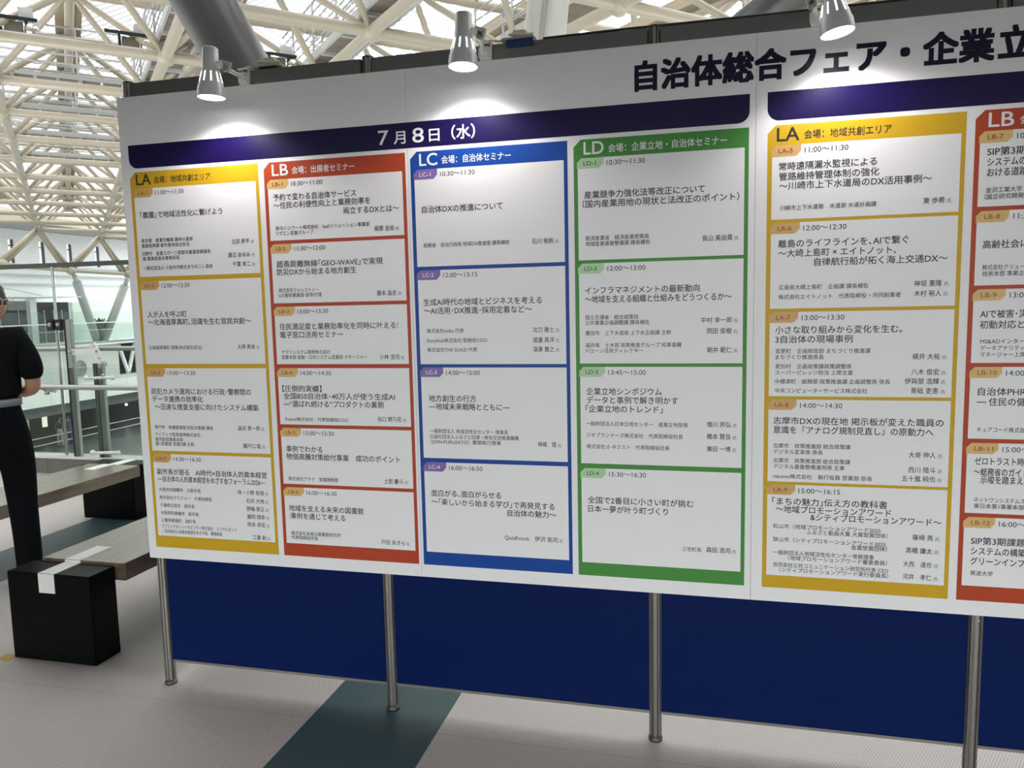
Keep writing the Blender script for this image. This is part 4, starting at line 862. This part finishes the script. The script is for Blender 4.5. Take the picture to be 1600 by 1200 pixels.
def build_person(loc, heading, head_turn, label, detail=True, shirt=SHIRT, trousers=TROU, scale=1.0):
    """local frame: +Y is where the figure faces, +X its right"""
    t_ = thing('person', label, 'person', loc)
    mx = Matrix.Translation(Vector(loc)) @ Matrix.Rotation(heading, 4, 'Z') @ Matrix.Scale(scale, 4)
    b = Chain()
    hip = b.add([(0, 0, .92)], [(.125, .095)])
    ch = b.add([(0, .0, 1.05), (0, .005, 1.22), (0, -.015, 1.36)], [(.125, .09), (.14, .10), (.135, .09)], hip)
    nk = b.add([(0, -.01, 1.46), (0, .012, 1.53)], [.062, .058], ch)
    hd = b.add([(0, .02, 1.60), (0, .02, 1.66)], [.06, .05], nk)
    hands = []
    for s in (-1, 1):
        sh = b.add([(s*.150, -.02, 1.40)], [.058], ch)
        el = b.add([(s*.192, -.045, 1.26), (s*.205, -.035, 1.115)], [.048, .041], sh)
        wr = b.add([(s*.165, .11, 1.09), (s*.075, .235, 1.14)], [.040, .029], el)
        hands.append((s, Vector((s*.075, .235, 1.14))))
        lg = b.add([(s*.085, 0, .86)], [.095], hip)
        kn = b.add([(s*.10, .01, .66), (s*.105, .015, .48)], [.078, .058], lg)
        b.add([(s*.11, -.01, .32), (s*.112, -.015, .10), (s*.118, .06, .05), (s*.124, .15, .035)], [.056, .04, .04, .03], kn)
    place(skin_mesh('body', b.V, b.E, b.R, hip, 2), 'body', mx, SKIN, t_)
    # hands: palm and five bent fingers around a phone
    for s, w in hands:
        h = Chain(); p0 = h.add([w+Vector((0, -.02, -.01))], [(.026, .018)]); pc = h.add([w+Vector((-s*.02, .035, .02)), w+Vector((-s*.03, .075, .035))], [(.036, .016), (.036, .014)], p0)
        for k, L in enumerate((.060, .070, .066, .052)):
            o_ = Vector((0, .0, 0)); base = w+Vector((-s*.03, .08, .035))+Vector((s*(.030-.020*k), 0, -.004*k))
            h.add([base, base+Vector((-s*.008, L*.5, .008)), base+Vector((-s*.022, L*.78, .022)), base+Vector((-s*.036, L*.8, .036))], [.0095, .009, .0085, .007], pc)
        tb = w+Vector((-s*.03, .03, .035)); h.add([tb, tb+Vector((-s*.012, .024, .024)), tb+Vector((-s*.02, .048, .036))], [.012, .011, .009], p0+1)
        place(skin_mesh('hand', h.V, h.E, h.R, 0, 1), 'hand', mx, SKIN, t_)
    # head with a face
    hm = mx @ Matrix.Translation((.034 if detail else 0, .02, 1.60)) @ Matrix.Rotation(head_turn, 4, 'Z')
    bm = bmesh.new(); bmesh.ops.create_uvsphere(bm, u_segments=32, v_segments=24, radius=1)
    for v in bm.verts:
        x, y, z = v.co
        q = Vector((x*.076, y*.097, z*.118))
        if z < 0: q.x *= 1+.28*z*abs(z); q.y *= 1+.10*z
        if y > .3: q.y -= .010*(y-.3)
        nose = math.exp(-((x/.16)**2)-((z+.12)/.22)**2)*(1 if y > .4 else 0); q.y += nose*.022
        for sx in (-1, 1): q.y -= .010*math.exp(-((x-sx*.40)/.2)**2-((z-.12)/.13)**2)*(1 if y > .3 else 0)
        q.y += .007*math.exp(-((x/.28)**2)-((z+.46)/.07)**2)*(1 if y > .3 else 0) - .004*math.exp(-((x/.3)**2)-((z+.54)/.04)**2)*(1 if y > .3 else 0)
        v.co = q
    me = bpy.data.meshes.new('head'); bm.to_mesh(me); bm.free()
    for p in me.polygons: p.use_smooth = True
    hd_ = place(me, 'head', hm, SKIN, t_)
    def mbpart(m_, name, m, parent, T): 
        m_.v = [tuple(T @ Vector(v)) for v in m_.v]; return m_.build(name, m, parent)
    m_ = MB()
    for sx in (-1, 1): m_.lathe([(0, -.012), (.014, -.010), (.022, 0), (.020, .010), (.012, .006), (0, .004)], 14, 0, Matrix.Translation((sx*.076, -.004, 0)) @ Matrix.Rotation(sx*PI/2, 4, 'Y') @ Matrix.Scale(1.5, 4, (1, 0, 0)))
    mbpart(m_, 'ears', SKIN, hd_, hm)
    m_ = MB()
    for sx in (-1, 1): m_.ball((sx*.031, .080, .014), .0105)
    mbpart(m_, 'eyes', mat('eye_dark', (.03, .02, .02), .2), hd_, hm)
    m_ = MB(); m_.tube([(-.024, .083, -.056), (0, .089, -.055), (.024, .083, -.056)], [.003, .006, .003], 8); mbpart(m_, 'lips', mat('lips', (.40, .16, .12), .5), hd_, hm)
    bm = bmesh.new(); bmesh.ops.create_uvsphere(bm, u_segments=32, v_segments=24, radius=1); rr = random.Random(5)
    for v in list(bm.verts):
        x, y, z = v.co
        r = 1.0+rr.uniform(-.012, .012); v.co = Vector((x*.084*r, y*.106*r-.006, z*.128*r+.004))
    bmesh.ops.delete(bm, geom=[f for f in bm.faces if (lambda c: (c.y > .045 and c.z < .062) or (c.y > -.02 and c.z < -.012) or c.z < -.062)(f.calc_center_median())], context='FACES')
    bmesh.ops.solidify(bm, geom=list(bm.faces), thickness=.008)
    me = bpy.data.meshes.new('hair'); bm.to_mesh(me); bm.free()
    for p in me.polygons: p.use_smooth = True
    place(me, 'hair', hm, HAIR, t_)
    if detail:
        m_ = MB()
        for sx in (-1, 1):
            ring = [(sx*.033+.022*math.cos(a)*1.15, .103-.1*abs(sx*.033+.022*math.cos(a))**1.6, .012+.019*math.sin(a)) for a in [2*PI*i/18 for i in range(19)]]
            m_.tube(ring, .0016, 6, 0, False); m_.tube([(sx*.058, .097, .018), (sx*.079, .06, .018), (sx*.081, -.01, .014), (sx*.079, -.03, .0)], .0016, 6)
        m_.tube([(-.010, .103, .016), (0, .106, .019), (.010, .103, .016)], .0016, 6)
        gl_ = mbpart(m_, 'glasses', mat('glasses_frame', (.55, .55, .53), .3, .8), t_, hm)
    # clothes
    c = Chain()
    c0 = c.add([(0, .005, 1.05)], [(.170, .130)])
    c2 = c.add([(0, .005, 1.13), (0, .005, 1.25), (0, -.018, 1.375)], [(.165, .122), (.168, .125), (.15, .105)], c0)
    c.add([(0, -.012, 1.452)], [(.078, .078)], c2)
    for s in (-1, 1): c.add([(s*.140, -.022, 1.405), (s*.192, -.045, 1.28), (s*.206, -.04, 1.150)], [.080, .072, .068], c2)
    place(skin_mesh('shirt', c.V, c.E, c.R, c0, 2), 'shirt', mx, shirt, t_)
    c = Chain()
    c0 = c.add([(0, .0, 1.17)], [(.135, .10)]); c1 = c.add([(0, .0, 1.05), (0, -.008, .90)], [(.140, .108), (.160, .127)], c0)
    for s in (-1, 1):
        c.add([(s*.092, 0, .78), (s*.103, .008, .62), (s*.107, .012, .46), (s*.111, -.006, .28), (s*.113, -.010, .10), (s*.114, -.004, .055)], [.108, .092, .080, .074, .072, .076], c1)
    place(skin_mesh('trousers', c.V, c.E, c.R, c0, 2), 'trousers', mx, trousers, t_)
    for s in (-1, 1):
        c = Chain(); a = c.add([(s*.113, -.055, .045)], [(.043, .042)]); c.add([(s*.116, .02, .045), (s*.121, .10, .036), (s*.126, .17, .030)], [(.046, .043), (.048, .034), (.038, .026)], a)
        place(skin_mesh('shoe', c.V, c.E, c.R, 0, 2), 'shoe', mx, SHOE, t_)
    if detail:
        bm_ = MB(); n = 40; prof = []
        for i in range(n):
            a = 2*PI*i/n; prof.append((.147*math.cos(a), .002+.115*math.sin(a)))
        inn = [(x*.96, y*.96) for x, y in prof]
        P = [(x, y, z) for z in (1.03, 1.07) for x, y in prof]+[(x, y, z) for z in (1.03, 1.07) for x, y in inn]
        F = []
        for i in range(n):
            j = (i+1) % n; F += [(i, j, n+j, n+i), (2*n+j, 2*n+i, 3*n+i, 3*n+j), (n+i, n+j, 3*n+j, 3*n+i), (j, i, 2*n+i, 2*n+j)]
        bm_.poly(P, F, 0, True); mbpart(bm_, 'belt', mat('belt_grey', (.20, .215, .22), .5), t_, mx)
    return t_
build_person((-1.686, .783, 0), 0.95, -1.0, 'person in black shirt and trousers standing by the bench, seen from behind')
build_person((-34.0, 33.45, -6.2), .4, 0, 'distant person in dark top and light trousers on the lower concourse, before the lit panel', False, mat('shirt_far', (.03, .035, .04), .8), mat('trousers_far', (.28, .27, .25), .8))
build_person((-34.2, 34.3, -6.2), 1.2, 0, 'distant person in dark blue clothes on the lower concourse, beside the narrow lit sign', False, mat('shirt_blue_far', (.02, .04, .09), .8), mat('trousers_blue_far', (.03, .04, .07), .8))
